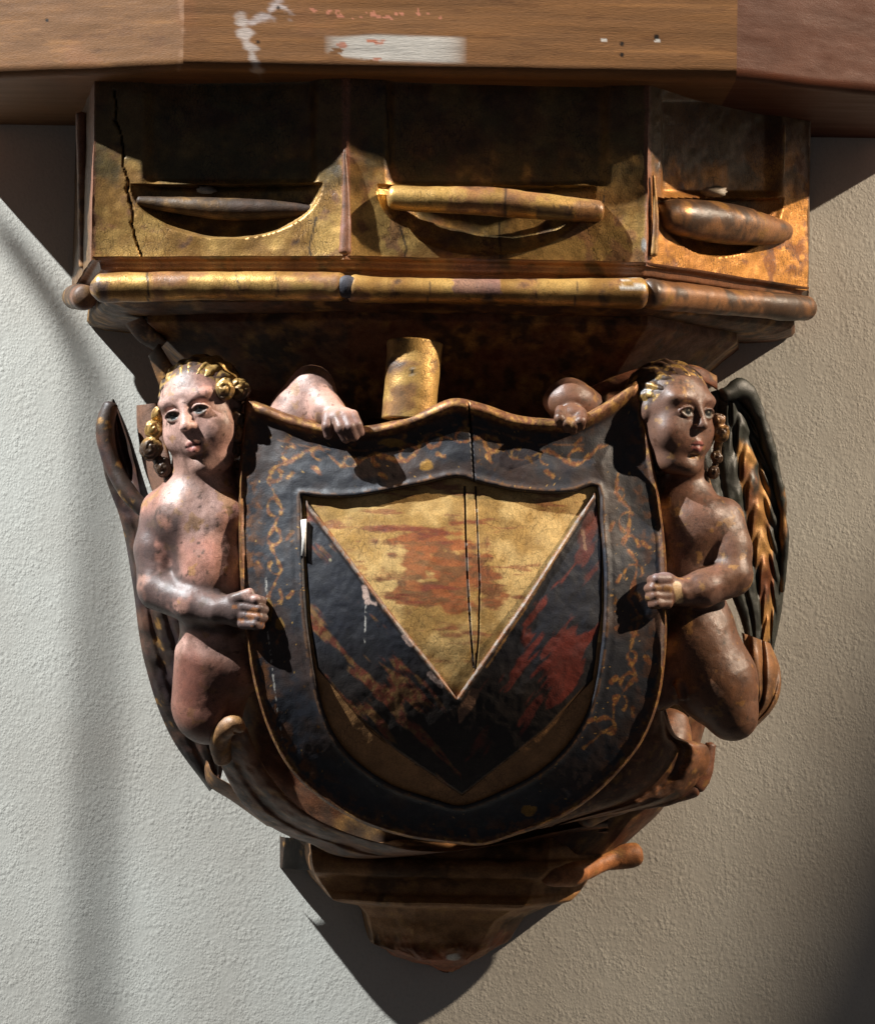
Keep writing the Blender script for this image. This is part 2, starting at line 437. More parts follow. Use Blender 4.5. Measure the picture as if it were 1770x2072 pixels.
def tube(name, pts, rad, mat, paint, parent=corbel, n=None, m=28, seed=1, wob=2.0, sq=1.0, smooth=True, caps=True, label=None):
    """pts (u,v,d), rad scalar or list -> round bar with rounded ends"""
    pts = np.asarray(pts, float); Wp = W(pts[:, 0], pts[:, 1], pts[:, 2])
    R = np.full(len(pts), rad, float) if np.isscalar(rad) else np.asarray(rad, float)
    full = np.concatenate([Wp, R[:, None]], 1)
    L = np.sum(np.linalg.norm(np.diff(Wp, axis=0), axis=1)); n = n or max(int(L / 4), 12)
    q = resamp(full, n, smooth); C, R = q[:, :3], q[:, 3]
    if caps:
        r0, r1 = R[0], R[-1]; s = np.r_[0, np.cumsum(np.linalg.norm(np.diff(C, axis=0), axis=1))]
        a = np.clip(s / (r0 * .7 + 1e-6), 0, 1); b = np.clip((s[-1] - s) / (r1 * .7 + 1e-6), 0, 1)
        R = R * np.sqrt(np.clip(1 - (1 - a) ** 2.5, 0.0004, 1)) * np.sqrt(np.clip(1 - (1 - b) ** 2.5, .0004, 1))
    T = np.gradient(C, axis=0); T /= np.linalg.norm(T, axis=1)[:, None] + 1e-9
    upv = np.array([0, 1, 0.]); X = np.cross(T, upv); X /= np.linalg.norm(X, axis=1)[:, None] + 1e-9; Y = np.cross(X, T)
    th = np.linspace(0, 2 * math.pi, m, endpoint=False)
    P = C[:, None] + R[:, None, None] * (np.cos(th)[None, :, None] * X[:, None] + np.sin(th)[None, :, None] * Y[:, None] * sq)
    w = (fbm(P, 45, 3, seed) - .5) * 2 * wob
    dirn = P - C[:, None]; dirn /= np.linalg.norm(dirn, axis=-1)[..., None] + 1e-6
    P = P + dirn * w[..., None] * np.minimum(1, R / 10)[:, None, None]
    u, v = PX(P)
    o = mk(name, P, [gq(len(C), m, cm=True), np.array([np.arange(m)]), np.array([np.arange(m)[::-1] + (len(C) - 1) * m])], paint(P, u, v).reshape(-1, 4), mat, parent)
    if label: o['label'] = label
    return o


def gp(seed=1, dark=.4, red=.3, base=GOLD, metal=.6, extra=None):
    def f(P, u, v):
        c, g = gilt_paint(P, seed, dark, red, base, metal)
        if extra: c, g = extra(P, u, v, c, g)
        return rgba(c, g)
    return f


# rods in the scoops
def ex_rod(P, u, v, c, g):
    k = ((u > 1085) & (u < 1160) & (v > 412 + 10 * fbm(P, 12, 2, 3))) * 1.0; c = mix(c, DARK, k * .8); g = g * (1 - k)
    k = ss(4, 1.5, np.abs(u - 1022)) * .9; c = mix(c, DARK, k); return c, g * (1 - k)


tube('sill_rail', [(782, 398, 570), (850, 402, 574), (1000, 408, 575), (1100, 418, 570), (1222, 428, 545)], [22, 26, 28, 26, 22], M_gilt_s, gp(4, .35, .3, extra=ex_rod), seed=4)
tube('sill_rail', [(1330, 432, 510), (1380, 440, 478), (1470, 452, 385), (1560, 466, 280), (1592, 468, 228)], [26, 38, 42, 30, 18], M_gilt_s, gp(5, .75, .7, GOLDD), seed=5)
tube('sill_rail', [(275, 405, 500), (330, 412, 502), (455, 422, 516), (600, 424, 528), (650, 420, 540)], [8, 14, 22, 16, 6], M_wood, gp(6, .9, .3, BROWN * .5, .0), seed=6)
# corner ribs
tube('corner_rib', [(697, 300, 582), (700, 400, 583), (698, 516, 585)], [2, 8, 13], M_paint, gp(7, .6, .9, lin(140, 100, 90), .0), seed=7, sq=.8)
tube('corner_rib', [(1322, 352, 548), (1326, 440, 544), (1322, 520, 544)], [3, 6, 8], M_paint, gp(8, .6, .6, GOLDD, .2), seed=8)
tube('side_strip', [(165, 225, 300), (168, 400, 300), (172, 545, 300)], [12, 12, 12], M_paint, gp(9, .4, .3, lin(130, 92, 75), .0), seed=9)
tube('side_strip', [(1583, 250, 236), (1582, 330, 236), (1576, 412, 236)], [6, 6, 5], M_paint, gp(9, .2, .3, lin(120, 95, 60), .0), seed=10)


# chips of pale gesso resting in the niches
def flake(name, cu, cv, d, w, h, seed, parent=corbel, col=CHALK * .55):
    a = np.linspace(0, 2 * math.pi, 20, endpoint=False); rng = np.random.RandomState(seed)
    r = .75 + .35 * rng.rand(20)
    pu = cu + w * r * np.cos(a); pv = cv + h * r * np.sin(a)
    F1 = W(pu, pv, d + 5 * np.sin(a * 2)); B1 = F1 - np.array([0, 6, 0])
    V = np.concatenate([W([cu], [cv], [d + 4]), F1, B1])
    t = np.array([[0, 1 + i, 1 + (i + 1) % 20] for i in range(20)])
    q = np.array([[1 + i, 21 + i, 21 + (i + 1) % 20, 1 + (i + 1) % 20] for i in range(20)])
    return mk(name, V, [t, q], rgba(np.tile(col, (41, 1)), 0), M_paint, parent)


flake('gesso_flake', 418, 384, 500, 22, 9, 1, col=CHALK * .45)
flake('gesso_flake', 1445, 387, 420, 30, 12, 2, col=np.array([.3, .24, .17]))


# --- mouldings under the block: generic ring loft
def ring(name, cs, prof, mat, paint, step=4, seed=1, noise=3, parent=corbel, vref=560, sharp=None):
    """cs plan corners; prof list of (v at the front corner, inset)"""
    base = plan(cs, vref); pf = np.array(prof, float); K = []
    for i in range(len(pf) - 1):
        n = max(int(np.hypot(*(pf[i + 1] - pf[i])) / step), 1)
        for k in range(n): K.append(pf[i] + (pf[i + 1] - pf[i]) * k / n)
    K.append(pf[-1]); K = np.array(K)
    nf = np.array([[-(base[i + 1] - base[i])[1], (base[i + 1] - base[i])[0]] / np.linalg.norm(base[i + 1] - base[i]) for i in range(len(base) - 1)])
    # mitred corner offsets
    off = []
    for i in range(len(base)):
        if i == 0: off.append(nf[0])
        elif i == len(base) - 1: off.append(nf[-1])
        else:
            b = nf[i - 1] + nf[i]; b /= np.linalg.norm(b); off.append(b / max(np.dot(b, nf[i]), .35))
    off = np.array(off); off[0, 1] = 0; off[-1, 1] = 0
    rows = []
    zc = np.array([W(700, vv, 540)[2] for vv in K[:, 0]])
    for (vv, ins), z in zip(K, zc):
        cc = base - off * ins; cc[:, 1] = np.maximum(cc[:, 1], 3)
        pts = []
        for i in range(len(cc) - 1):
            L = np.linalg.norm(base[i + 1] - base[i]); n = max(int(L / step), 2)
            t = np.linspace(0, 1, n, endpoint=False)[:, None]; pts.append(cc[i] + (cc[i + 1] - cc[i]) * t)
        pts.append(cc[-1:]); p = np.concatenate(pts)
        rows.append(np.concatenate([p, np.full((len(p), 1), z)], 1))
    P = np.stack(rows, 1)
    w = (fbm(P, 60, 3, seed) - .5) * 2 * noise; P[..., 1] += w; P[..., 2] += w * .6
    u, v = PX(P)
    return mk(name, P, gq(P.shape[0], P.shape[1]), paint(P, u, v).reshape(-1, 4), mat, parent, sharp)


ring('fillet', cor, [(522, 0), (526, 2), (532, 14), (546, 18), (552, 30), (560, 34)], M_gilt_s, gp(12, .5, .95, BOLE * 1.2, .3), seed=12, noise=2)
ring('soffit', cor, [(556, 34), (600, 30), (610, 38), (620, 70), (626, 120), (628, 190)], M_wood, gp(19, .7, .4, lin(80, 50, 30), .15), seed=19, noise=3)
ring('neck', [(285, 3), (300, 380), (700, 480), (1310, 455), (1492, 190), (1496, 3)], [(620, 0), (640, 0), (652, 14), (668, 34), (700, 70), (735, 110), (770, 140), (830, 160)], M_wood,
     gp(13, .6, .45, lin(95, 55, 32), .15), seed=13, noise=5)


# torus moulding in three runs
def ex_t(P, u, v, c, g):
    k = ss(3.5, 1, np.abs(u - 298 + (v - 560) * -.05)); c = mix(c, DARK * .3, k); g = g * (1 - k)
    k = ((u > 912 + 6 * fbm(P, 9, 2, 1)) & (u < 1008 + 8 * fbm(P, 9, 2, 2)) & (v < 600 - 8 * fbm(P, 12, 2, 3))); c = mix(c, lin(112, 82, 76), k * .9); g = g * (1 - k)
    k = ss(225, 212, u) * .8 * ss(.35, .5, fbm(P, 20, 3, 2)); c = mix(c, lin(70, 55, 60), k); g = g * (1 - k)
    k = (u > 1255) * (v < 585) * ss(.50, .58, fbm(P, 16, 3, 7, (.4, 1, 1))); c = mix(c, CHALK * .8, k); g = g * (1 - k)
    for x in (480, 560, 868, 1085, 1165):
        k = ss(2, .7, np.abs(u - x - 3 * np.sin(v * .1))) * .85; c = mix(c, DARK, k); g = g * (1 - k)
    return c, g


tube('torus_moulding', [(196, 582, 512), (215, 582, 518), (450, 578, 550), (660, 580, 580), (704, 581, 586)], [27, 30, 29, 29, 30], M_gilt_s, gp(14, .28, .3, extra=ex_t), seed=14)
tube('torus_moulding', [(700, 581, 588), (760, 586, 584), (1000, 590, 573), (1200, 592, 563), (1312, 594, 555)], [29, 26, 25, 29, 32], M_gilt_s, gp(15, .28, .3, extra=ex_t), seed=15)
tube('torus_moulding', [(1300, 592, 558), (1360, 600, 492), (1500, 613, 335), (1580, 620, 246), (1640, 624, 172)], [31, 30, 27, 29, 26], M_gilt_s, gp(16, .7, .75, GOLDD), seed=16)
tube('torus_moulding', [(150, 600, 60), (158, 600, 200), (172, 602, 400)], [27, 27, 26], M_paint, gp(17, .8, .5, lin(90, 65, 55), .1), seed=17)
# dark knot plug on the moulding
tube('plug', [(702, 580, 592), (703, 580, 614)], [27, 22], M_wood, gp(18, .6, .1, lin(70, 68, 74), .0), seed=18, m=24, smooth=False)

# --- core behind the figures
prof = []
lv = [690, 760, 900, 1100, 1300, 1450, 1560, 1650, 1730]
lx = [330, 350, 400, 420, 420, 450, 480, 560, 620]; rx = [1440, 1400, 1400, 1400, 1400, 1432, 1400, 1330, 1240]; ld = [380, 300, 270, 260, 250, 250, 240, 230, 230]
vv = np.linspace(lv[0], lv[-1], 110); A = np.interp(vv, lv, lx); Bx = np.interp(vv, lv, rx); Dp = np.interp(vv, lv, ld)
th = np.linspace(0, math.pi, 160); rows = []
for a, b, d, y in zip(A, Bx, Dp, vv):
    uu = (a + b) / 2 - (b - a) / 2 * np.sign(np.cos(th)) * np.abs(np.cos(th)) ** .7; dd = 3 + d * np.sin(th) ** .6
    rows.append(W(uu, np.full(160, y), dd))
P = np.stack(rows, 1); P[..., 1] += 12 * (fbm(P, 120, 3, 5) - .5) * 2; P[..., 1] = np.maximum(P[..., 1], 2)
mk('core', P, gq(160, 110), gp(20, .7, .4, lin(80, 46, 28), .15)(P, *PX(P)).reshape(-1, 4), M_wood, corbel)

# peg standing behind the shield top
def ex_peg(P, u, v, c, g):
    k = ss(5, 3, np.hypot(u - 833, v - 752)); c = mix(c, DARK * .3, k); g = g * (1 - k)
    k = ss(2.2, 1, np.abs(np.hypot(u - 835, v - 752) - 6)) ; c = mix(c, CHALK, k * .5); return c, g


tube('peg', [(840, 694, 530), (838, 720, 534), (832, 780, 542), (826, 850, 545)], [56, 55, 53, 54], M_gilt, gp(21, .45, .25, GOLD, .5, extra=ex_peg), seed=21, sq=.8, m=40, wob=3, caps=False)

# ------------------------------------------------------------------ the shield
so = [(497, 803), (545, 822), (600, 842), (660, 856), (730, 862), (790, 852), (850, 832), (915, 806), (975, 816), (1040, 838), (1100, 846), (1160, 845), (1210, 822), (1250, 796), (1291, 772)]
sr = [(1302, 830), (1318, 920), (1334, 1010), (1346, 1110), (1350, 1220), (1346, 1330), (1332, 1420), (1300, 1500), (1245, 1570), (1180, 1628), (1110, 1668), (1040, 1692), (975, 1711)]
sl = [(900, 1706), (820, 1694), (730, 1665), (650, 1618), (590, 1562), (548, 1490), (518, 1400), (499, 1300), (488, 1200), (483, 1080), (484, 960), (490, 870)]
io = [(612, 1003), (660, 1008), (720, 1006), (790, 994), (860, 980), (925, 967), (975, 980), (1040, 994), (1110, 1000), (1160, 997), (1207, 987)]
ir = [(1214, 1060), (1221, 1150), (1221, 1240), (1213, 1330), (1191, 1430), (1149, 1505), (1088, 1562), (1012, 1602), (935, 1630)]
il = [(880, 1618), (787, 1585), (706, 1525), (662, 1455), (638, 1360), (622, 1250), (615, 1130)]


def closed_poly(parts):
    out = []
    for a, b in zip(parts, parts[1:] + parts[:1]):
        seg = catmull(np.array(a + [b[0]], float)); out.append(seg[:-1])
    return np.concatenate(out)


SB = catmull(np.array([(740, 566), (850, 574), (950, 590), (1050, 605), (1150, 622), (1250, 628), (1350, 620), (1450, 598), (1550, 560), (1650, 508), (1740, 452)], float), n=20)


def sbase(u, v):
    y = np.interp(v, SB[:, 0], SB[:, 1])
    return y - 62 * np.abs((u - 915) / 420) ** 2.2 + 12 * np.exp(-((u - 925) / 60) ** 2) * ss(1000, 820, v)


outer = closed_poly([so, sr, sl]); inner = closed_poly([io, ir, il])
CN = np.array([925., 1230.])


def bythe(poly, th):
    a = np.unwrap(np.arctan2(poly[:, 1] - CN[1], poly[:, 0] - CN[0])); r = np.hypot(*(poly - CN).T)
    if a[-1] < a[0]: a = a[::-1]; r = r[::-1]
    a3 = np.r_[a - 2 * math.pi, a, a + 2 * math.pi]; r3 = np.r_[r, r, r]; i = np.argsort(a3); return np.interp(th, a3[i], r3[i])


# angles: uniform along the outer edge, with exact corners
oo = resamp(np.r_[outer, outer[:1]], 1300, False)[:-1]
tho = np.unwrap(np.arctan2(oo[:, 1] - CN[1], oo[:, 0] - CN[0]))
crn = [math.atan2(y - CN[1], x - CN[0]) for x, y in (so[0], so[-1], io[0], io[-1], so[7], io[5], ir[-1], sr[-1])]
for a in crn:
    k = np.argmin(np.abs(np.angle(np.exp(1j * (tho - a))))); tho[k] += np.angle(np.exp(1j * (a - tho[k])))
ro = bythe(outer, tho); ri = bythe(inner, tho); nT = len(tho)
NR = 58; tt = np.linspace(0, 1, NR)
rad = ro[:, None] * (1 - tt) + ri[:, None] * tt
U = CN[0] + rad * np.cos(tho)[:, None]; V_ = CN[1] + rad * np.sin(tho)[:, None]
dist_o, _ = pld(U, V_, np.r_[outer, outer[:1]][::4]); dist_i, _ = pld(U, V_, np.r_[inner, inner[:1]][::4])
dtop, _ = pld(U, V_, np.array(so)); topk = ss(60, 10, dtop) * (V_ < 960)
rimw = 9 + 22 * topk
h = 8 * np.exp(-((dist_o - rimw * .5) / (rimw * .55)) ** 2) * (1 + .8 * topk)
h += 7 * ss(40, 0, dtop) * (V_ < 960)
h -= 10 * ss(rimw, 0, dist_o) * 0 + 14 * np.clip(1 - dist_o / 5, 0, 1) ** 2
h += 4 * np.exp(-((dist_i - 8) / 6) ** 2) - 6 * np.clip(1 - dist_i / 4, 0, 1) ** 2
h -= 5 * np.sin(np.clip((dist_o - rimw) / 95, 0, 1) * math.pi)
D_ = sbase(U, V_) + h
P = W(U, V_, D_); P[..., 1] += 2.4 * (fbm(P, 40, 3, 31) - .5) * 2
# painted scrollwork
rng = np.random.RandomState(5)
c = np.broadcast_to(NAVY, P.shape).copy(); g = np.zeros(U.shape)
nn = fbm(P, 16, 4, 33); n2 = fbm(P, 60, 4, 34); n3 = fbm(P, 7, 3, 35)
c = mix(c, lin(58, 40, 30), ss(.42, .62, n2) * .65)
path_t = catmull(np.array([(560, 1300), (556, 1180), (556, 1060), (560, 950), (600, 915), (690, 930), (780, 930), (850, 905), (925, 880), (1000, 900), (1080, 925), (1160, 925), (1230, 915)], float))
path_r = catmull(np.array([(1250, 960), (1275, 1100), (1285, 1250), (1265, 1400), (1190, 1520)], float))
scroll = np.full(U.shape, 99.)
for path, amp, wl in ((path_t, 15, 120), (path_r, 13, 110)):
    s = np.r_[0, np.cumsum(np.linalg.norm(np.diff(path, axis=0), axis=1))]; T = np.gradient(path, axis=0); T /= np.linalg.norm(T, axis=1)[:, None]
    Nn = np.stack([-T[:, 1], T[:, 0]], 1)
    wave = path + Nn * (np.sin(s / wl * 2 * math.pi) * amp)[:, None]
    scroll = np.minimum(scroll, pld(U, V_, wave[::3])[0])
    for k in range(int(s[-1] / (wl / 2))):
        sc_ = (k + .5) * wl / 2; i = np.searchsorted(s, sc_); i = min(i, len(path) - 1); sg = 1 if k % 2 else -1
        cc = path[i] - Nn[i] * sg * 6; a = np.linspace(0, 3.4 + 1.2 * rng.rand(), 22) + rng.rand() * 1.6; rk = .7 + .6 * rng.rand()
        sp = cc + np.stack([np.cos(a * sg + math.atan2(*T[i][::-1])), np.sin(a * sg + math.atan2(*T[i][::-1]))], 1) * (rk * (21 - 3.4 * (a - a[0])))[:, None]
        scroll = np.minimum(scroll, pld(U, V_, sp)[0])
        lf = path[i] + Nn[i] * sg * 26; scroll = np.minimum(scroll, pld(U, V_, [lf, lf + T[i] * 12 + Nn[i] * sg * 9])[0] - 1.2)
lines, _ = pld(U, V_, np.array([(560, 890), (640, 908), (740, 912), (840, 888), (925, 858), (1000, 872), (1090, 900), (1180, 900)])); 
m = ss(4.6, 1.0, scroll + (nn - .5) * 14) * ss(.66, .52, n2 * .6 + n3 * .4 - .10 * (V_ < 980)); c = mix(c, mix(lin(122, 76, 46), lin(165, 120, 62), ss(.5, .6, n3)), m * .9); g = np.maximum(g, m * .3)
m = ss(2.2, .8, lines) * ss(.42, .5, nn) * (V_ < 960) * .8; c = mix(c, lin(120, 80, 50), m)
m = ss(3.4, 1.4, np.abs(dist_i - 9)) * ss(.4, .5, nn) * .6; c = mix(c, lin(110, 76, 46), m)
# worn gold on the rims and brown rubbing near the edges
m = ss(rimw + 7, rimw - 5, dist_o + (nn - .5) * 14) * ss(.60, .44, n2 * .5 + nn * .5 - .06 * topk); cg = mix(GOLDD * 1.25, lin(138, 92, 66), ss(.4, .6, n3)); c = mix(c, cg, m * .9); g = np.maximum(g * (1 - m), m * .55)
m = ss(55, 12, dist_o + (n2 - .5) * 60) * ss(.45, .6, nn) * (.6 + .35 * (U < 640)); c = mix(c, lin(112, 72, 42), m); g = np.maximum(g, m * .4)
m = ss(.72, .77, nn) * ss(.45, .6, n2); c = mix(c, lin(140, 96, 48), m * .7); g = np.maximum(g, m * .6)
m = ss(.80, .82, n3); c = mix(c, lin(180, 140, 70), m * .8)
for (a, b, wq, hq) in ((545, 1235, 8, 20), (566, 1262, 9, 12), (1070, 1640, 12, 11), (862, 942, 14, 12), (790, 895, 26, 8)):
    m = ss(1.15, .85, np.hypot((U - a) / wq, (V_ - b) / hq) + (nn - .5) * 1.6); c = mix(c, lin(150, 112, 52), m); g = np.maximum(g, m * .4)
ck = [(948, 815), (955, 900), (960, 985)]; d, _ = pld(U, V_, ck); m = ss(2.6, 1, d); c = mix(c, DARK * .2, m); P[..., 1] -= 6 * m
for pl in ([(540, 1270), (548, 1330), (560, 1430), (572, 1500)], [(538, 1170), (541, 1250)]):
    d, po = pld(U, V_, pl); m = ss(1.9, .8, d) * ss(.5, .56, n3); c = mix(c, CHALK * .7, m)
for (a, b, r) in ((510, 1380, 6), (513, 1402, 4)): c = mix(c, lin(150, 110, 85), ss(r + 2, r - 2, np.hypot(U - a, V_ - b)))
# assemble: outer skirt back, frame, inner step
back = W(U[:, 0] * .97 + CN[0] * .03, V_[:, 0] * .97 + CN[1] * .03, D_[:, 0] - 44)[:, None]
step_in = W(U[:, -1], V_[:, -1], sbase(U[:, -1], V_[:, -1]) - 16)[:, None]
side1 = W(U[:, 0], V_[:, 0], D_[:, 0] - 14)[:, None]
PP = np.concatenate([back, side1, P, step_in], 1); C4 = rgba(c, g)
dk = np.tile(np.r_[lin(88, 58, 38), .1], (nT, 1, 1)).reshape(nT, 1, 4)
CC = np.concatenate([dk, C4[:, :1], C4, C4[:, -1:]], 1)
nc = PP.shape[1]; bc = W([CN[0]], [CN[1]], [470.])
VV = np.concatenate([PP.reshape(-1, 3), bc]); tris = np.stack([np.arange(nT) * nc, ((np.arange(nT) + 1) % nT) * nc, np.full(nT, nT * nc)], 1)
shield = mk('shield', VV, [gq(nT, nc, cn=True), tris], np.concatenate([CC.reshape(-1, 4), [[.05, .03, .02, 0]]]), M_paint, corbel, 55)
shield['label'] = 'dark painted shield with scrolled border held by the cherubs'

# field inside the frame
NF = 170; tt = np.linspace(1, 0.0, NF); rad = ri[:, None] * tt
U = CN[0] + rad * np.cos(tho)[:, None]; V_ = CN[1] + rad * np.sin(tho)[:, None]
P = W(U, V_, sbase(U, V_) - 11); P[..., 1] += 1.6 * (fbm(P, 40, 3, 41) - .5) * 2
up = V_ < 1408 + 0 * U
nn = fbm(P, 14, 4, 42, (.45, 1, 1.4)); n2 = fbm(P, 75, 4, 43); st = fbm(P, 22, 4, 44, (.25, 1, 1.5)); n5 = fbm(P, 38, 4, 47)
c = mix(lin(222, 184, 120), lin(184, 144, 84), ss(.4, .6, n2)); g = np.full(U.shape, .25)
redz = np.exp(-(((U - 880 - (V_ - 1150) * .15) / 210) ** 2 + ((V_ - 1160) / 150) ** 2) * 1.1)
m = ss(.66, .76, redz * .50 + n5 * .40 + st * .34) ; c = mix(c, mix(lin(140, 70, 42), lin(104, 62, 42), ss(.4, .6, nn)), m * .85); g = g * (1 - m)
m = ss(.62, .72, st * .75 + nn * .3 + .08 * ss(1150, 1020, V_) - .1 * ss(1100, 1200, U)) ; c = mix(c, lin(125, 60, 45), m * .7); g = g * (1 - m)
low = (V_ > 1400) | (pld(U, V_, [(626, 1018), (925, 1409), (1197, 1002)])[0] > 120) & (V_ > 1300); c = mix(c, lin(170, 124, 78) * (0.7 + .6 * n2)[..., None], low * 1.0); g = g * (1 - low * .8)
for pl, wd, colr in (([(962, 985), (966, 1080), (970, 1180), (968, 1290), (960, 1375)], 1.7, DARK * .2), ([(940, 985), (942, 1080), (946, 1180), (952, 1280), (958, 1350)], 2.2, None)):
    d, po = pld(U, V_, pl); m = ss(wd + .8, wd - .8, d)
    c = mix(c, DARK * .3, m); P[..., 1] -= 4 * m; g = g * (1 - m)
    if colr is None:
        k = m * ss(.47, .52, fbm(P, 9, 3, 71)) * (V_ > 1090); c = mix(c, CHALK * 1.2, k)
    else:
        k = m * ss(.5, .55, fbm(P, 9, 3, 72)) * (V_ > 1030) * (V_ < 1190); c = mix(c, CHALK * 1.2, k)
field = mk('field', P, gq(nT, NF, cn=True), rgba(c, g).reshape(-1, 4), M_gilt_s, shield)
field['label'] = 'worn gold leaf field with red bole showing through'

# the dark chevron, in one mesh, a little proud of the field
iL = [(626, 1018), (780, 1225), (925, 1409)]; iR = [(1197, 1002), (1060, 1215), (925, 1409)]
oL = [(617, 1010), (618, 1130), (625, 1250), (641, 1354), (722, 1452), (800, 1520), (935, 1612)]
oR = [(1206, 994), (1219, 1100), (1218, 1240), (1200, 1376), (1106, 1476), (1040, 1530), (935, 1612)]
PP = []; CCs = []; Qs = []; off = 0
for A_, B_, sgn in ((iL, oL, 0), (iR, oR, 1)):
    n, mm = 230, 110
    a = resamp(A_, n, False); b = np.concatenate([resamp(B_[:4], 110), resamp(B_[3:], 121)[1:]])
    t = np.linspace(0, 1, mm)[None, :, None]; q = a[:, None] * (1 - t) + b[:, None] * t
    U, V_ = q[..., 0], q[..., 1]
    di, _ = pld(U, V_, A_); do, _ = pld(U, V_, B_)
    hh_ = 7 + 4 * np.exp(-((di - 7) / 5) ** 2) - 8 * np.clip(1 - di / 3, 0, 1) - 9 * np.clip(1 - do / 5, 0, 1)
    X = W(U, V_, sbase(U, V_) - 11 + hh_); X[..., 1] += 2.2 * (fbm(X, 36, 3, 51) - .5) * 2
    dg = np.stack([U + V_ * (1 if sgn == 0 else -1) * -.0, V_, U], -1)
    ang = math.radians(45 if sgn == 0 else -52); al = U * math.cos(ang) + V_ * math.sin(ang); ac = -U * math.sin(ang) + V_ * math.cos(ang)
    st = fbm(np.stack([al * .3, ac * 1.3, np.zeros_like(al)], -1), 30, 4, 52 + sgn); n2 = fbm(X, 80, 4, 53); nn = fbm(X, 9, 3, 54)
    c = mix(NAVY * 1.15, DARK * .6, ss(1250, 1450, V_ + 120 * (n2 - .5))); g = np.zeros(U.shape)
    if sgn:
        redm = ss(.62, .70, st * .95 + .30 * np.exp(-(((U - 1095) / 95) ** 2 + ((V_ - 1310) / 95) ** 2)) + .25 * np.exp(-(((U - 1150) / 40) ** 2 + ((V_ - 1350) / 90) ** 2)) - .02)
        c = mix(c, lin(122, 48, 34), redm * .75)
        redm = ss(.62, .72, st * .9 + .22 * np.exp(-(((U - 1185) / 25) ** 2 + ((V_ - 1100) / 90) ** 2))); c = mix(c, lin(96, 44, 36), redm * .7)
    else:
        redm = ss(.60, .7, st * .95 + .22 * np.exp(-(((U - 800) / 110) ** 2 + ((V_ - 1400) / 90) ** 2))); c = mix(c, mix(lin(125, 60, 36), lin(140, 100, 55), ss(.45, .6, nn)), redm * .8)
    m = ss(.66, .76, st * .6 + n2 * .5) * .5; c = mix(c, lin(95, 45, 28), m)
    e = ss(11, 7, di + (nn - .5) * 5); c = mix(c, mix(lin(135, 120, 108), lin(130, 84, 48), ss(.42, .58, nn)), e * .85)
    e = ss(3.2, 1.5, np.abs(di - 12)) * .6; c = mix(c, DARK * .5, e)
    if sgn:
        d, _ = pld(U, V_, [(1165, 1060), (1060, 1235), (985, 1350)]); e = ss(3, 1.2, d + (nn - .5) * 6); c = mix(c, lin(150, 110, 60), e * .7)
        for pl, k in (([(1178, 1075), (1185, 1110)], 4), ([(958, 1405), (945, 1430), (925, 1455)], 13)):
            d, _ = pld(U, V_, pl); c = mix(c, lin(140, 105, 82), ss(k, k * .6, d + (nn - .5) * 8) * .9)
    else:
        for pl, k in (([(738, 1190), (744, 1218)], 8), ([(742, 1218), (760, 1222)], 3), ([(818, 1290), (832, 1305)], 6), ([(870, 1365), (892, 1386)], 7)):
            d, _ = pld(U, V_, pl); c = mix(c, lin(200, 170, 155), ss(k, k * .6, d + (nn - .5) * 8) * .95)
        c = mix(c, CHALK * 1.2, (np.abs(U - 613 + 0 * V_) < 6.5 + (nn - .5) * 4) * (V_ > 1052) * (V_ < 1125))
        for pl in ([(622, 1225), (626, 1290)], [(740, 1220), (738, 1300)]):
            d, po = pld(U, V_, pl); c = mix(c, CHALK * .8, ss(2.2, 1, d) * ss(.52, .58, nn))
        c = mix(c, lin(150, 140, 110), ss(4, 2, np.hypot(U - 668, V_ - 1133)))
    c = mix(c, lin(120, 85, 50), ss(6, 3, do) * .6 * (V_ > 1390))
    PP.append(X.reshape(-1, 3)); CCs.append(rgba(c, g).reshape(-1, 4)); Qs.append(gq(n, mm, off=off, flip=bool(sgn))); off += n * mm
ch = mk('chevron', np.concatenate(PP), [np.concatenate(Qs)], np.concatenate(CCs), M_paint, shield)
ch['label'] = 'dark blue and black chevron with red patches'
# the white loss on the left of the border
P4 = W([607, 619, 619, 607], [1052, 1052, 1126, 1126], [517, 517, 532, 532])
for pts, dz in (([(608, 1052), (620, 1050), (619, 1090), (618, 1126), (609, 1124), (611, 1090)], 0),):
    q = np.array(pts, float); f = W(q[:, 0], q[:, 1], sbase(q[:, 0], q[:, 1]) + 6); b = f - np.array([0, 7, 0])
    mk('gesso_loss', np.concatenate([f, b]), [np.array([[0, 1, 2, 3, 4, 5]]), np.array([[i, 6 + i, 6 + (i + 1) % 6, (i + 1) % 6] for i in range(6)])], rgba(np.tile(CHALK * 1.15, (12, 1)), 0), M_paint, shield)


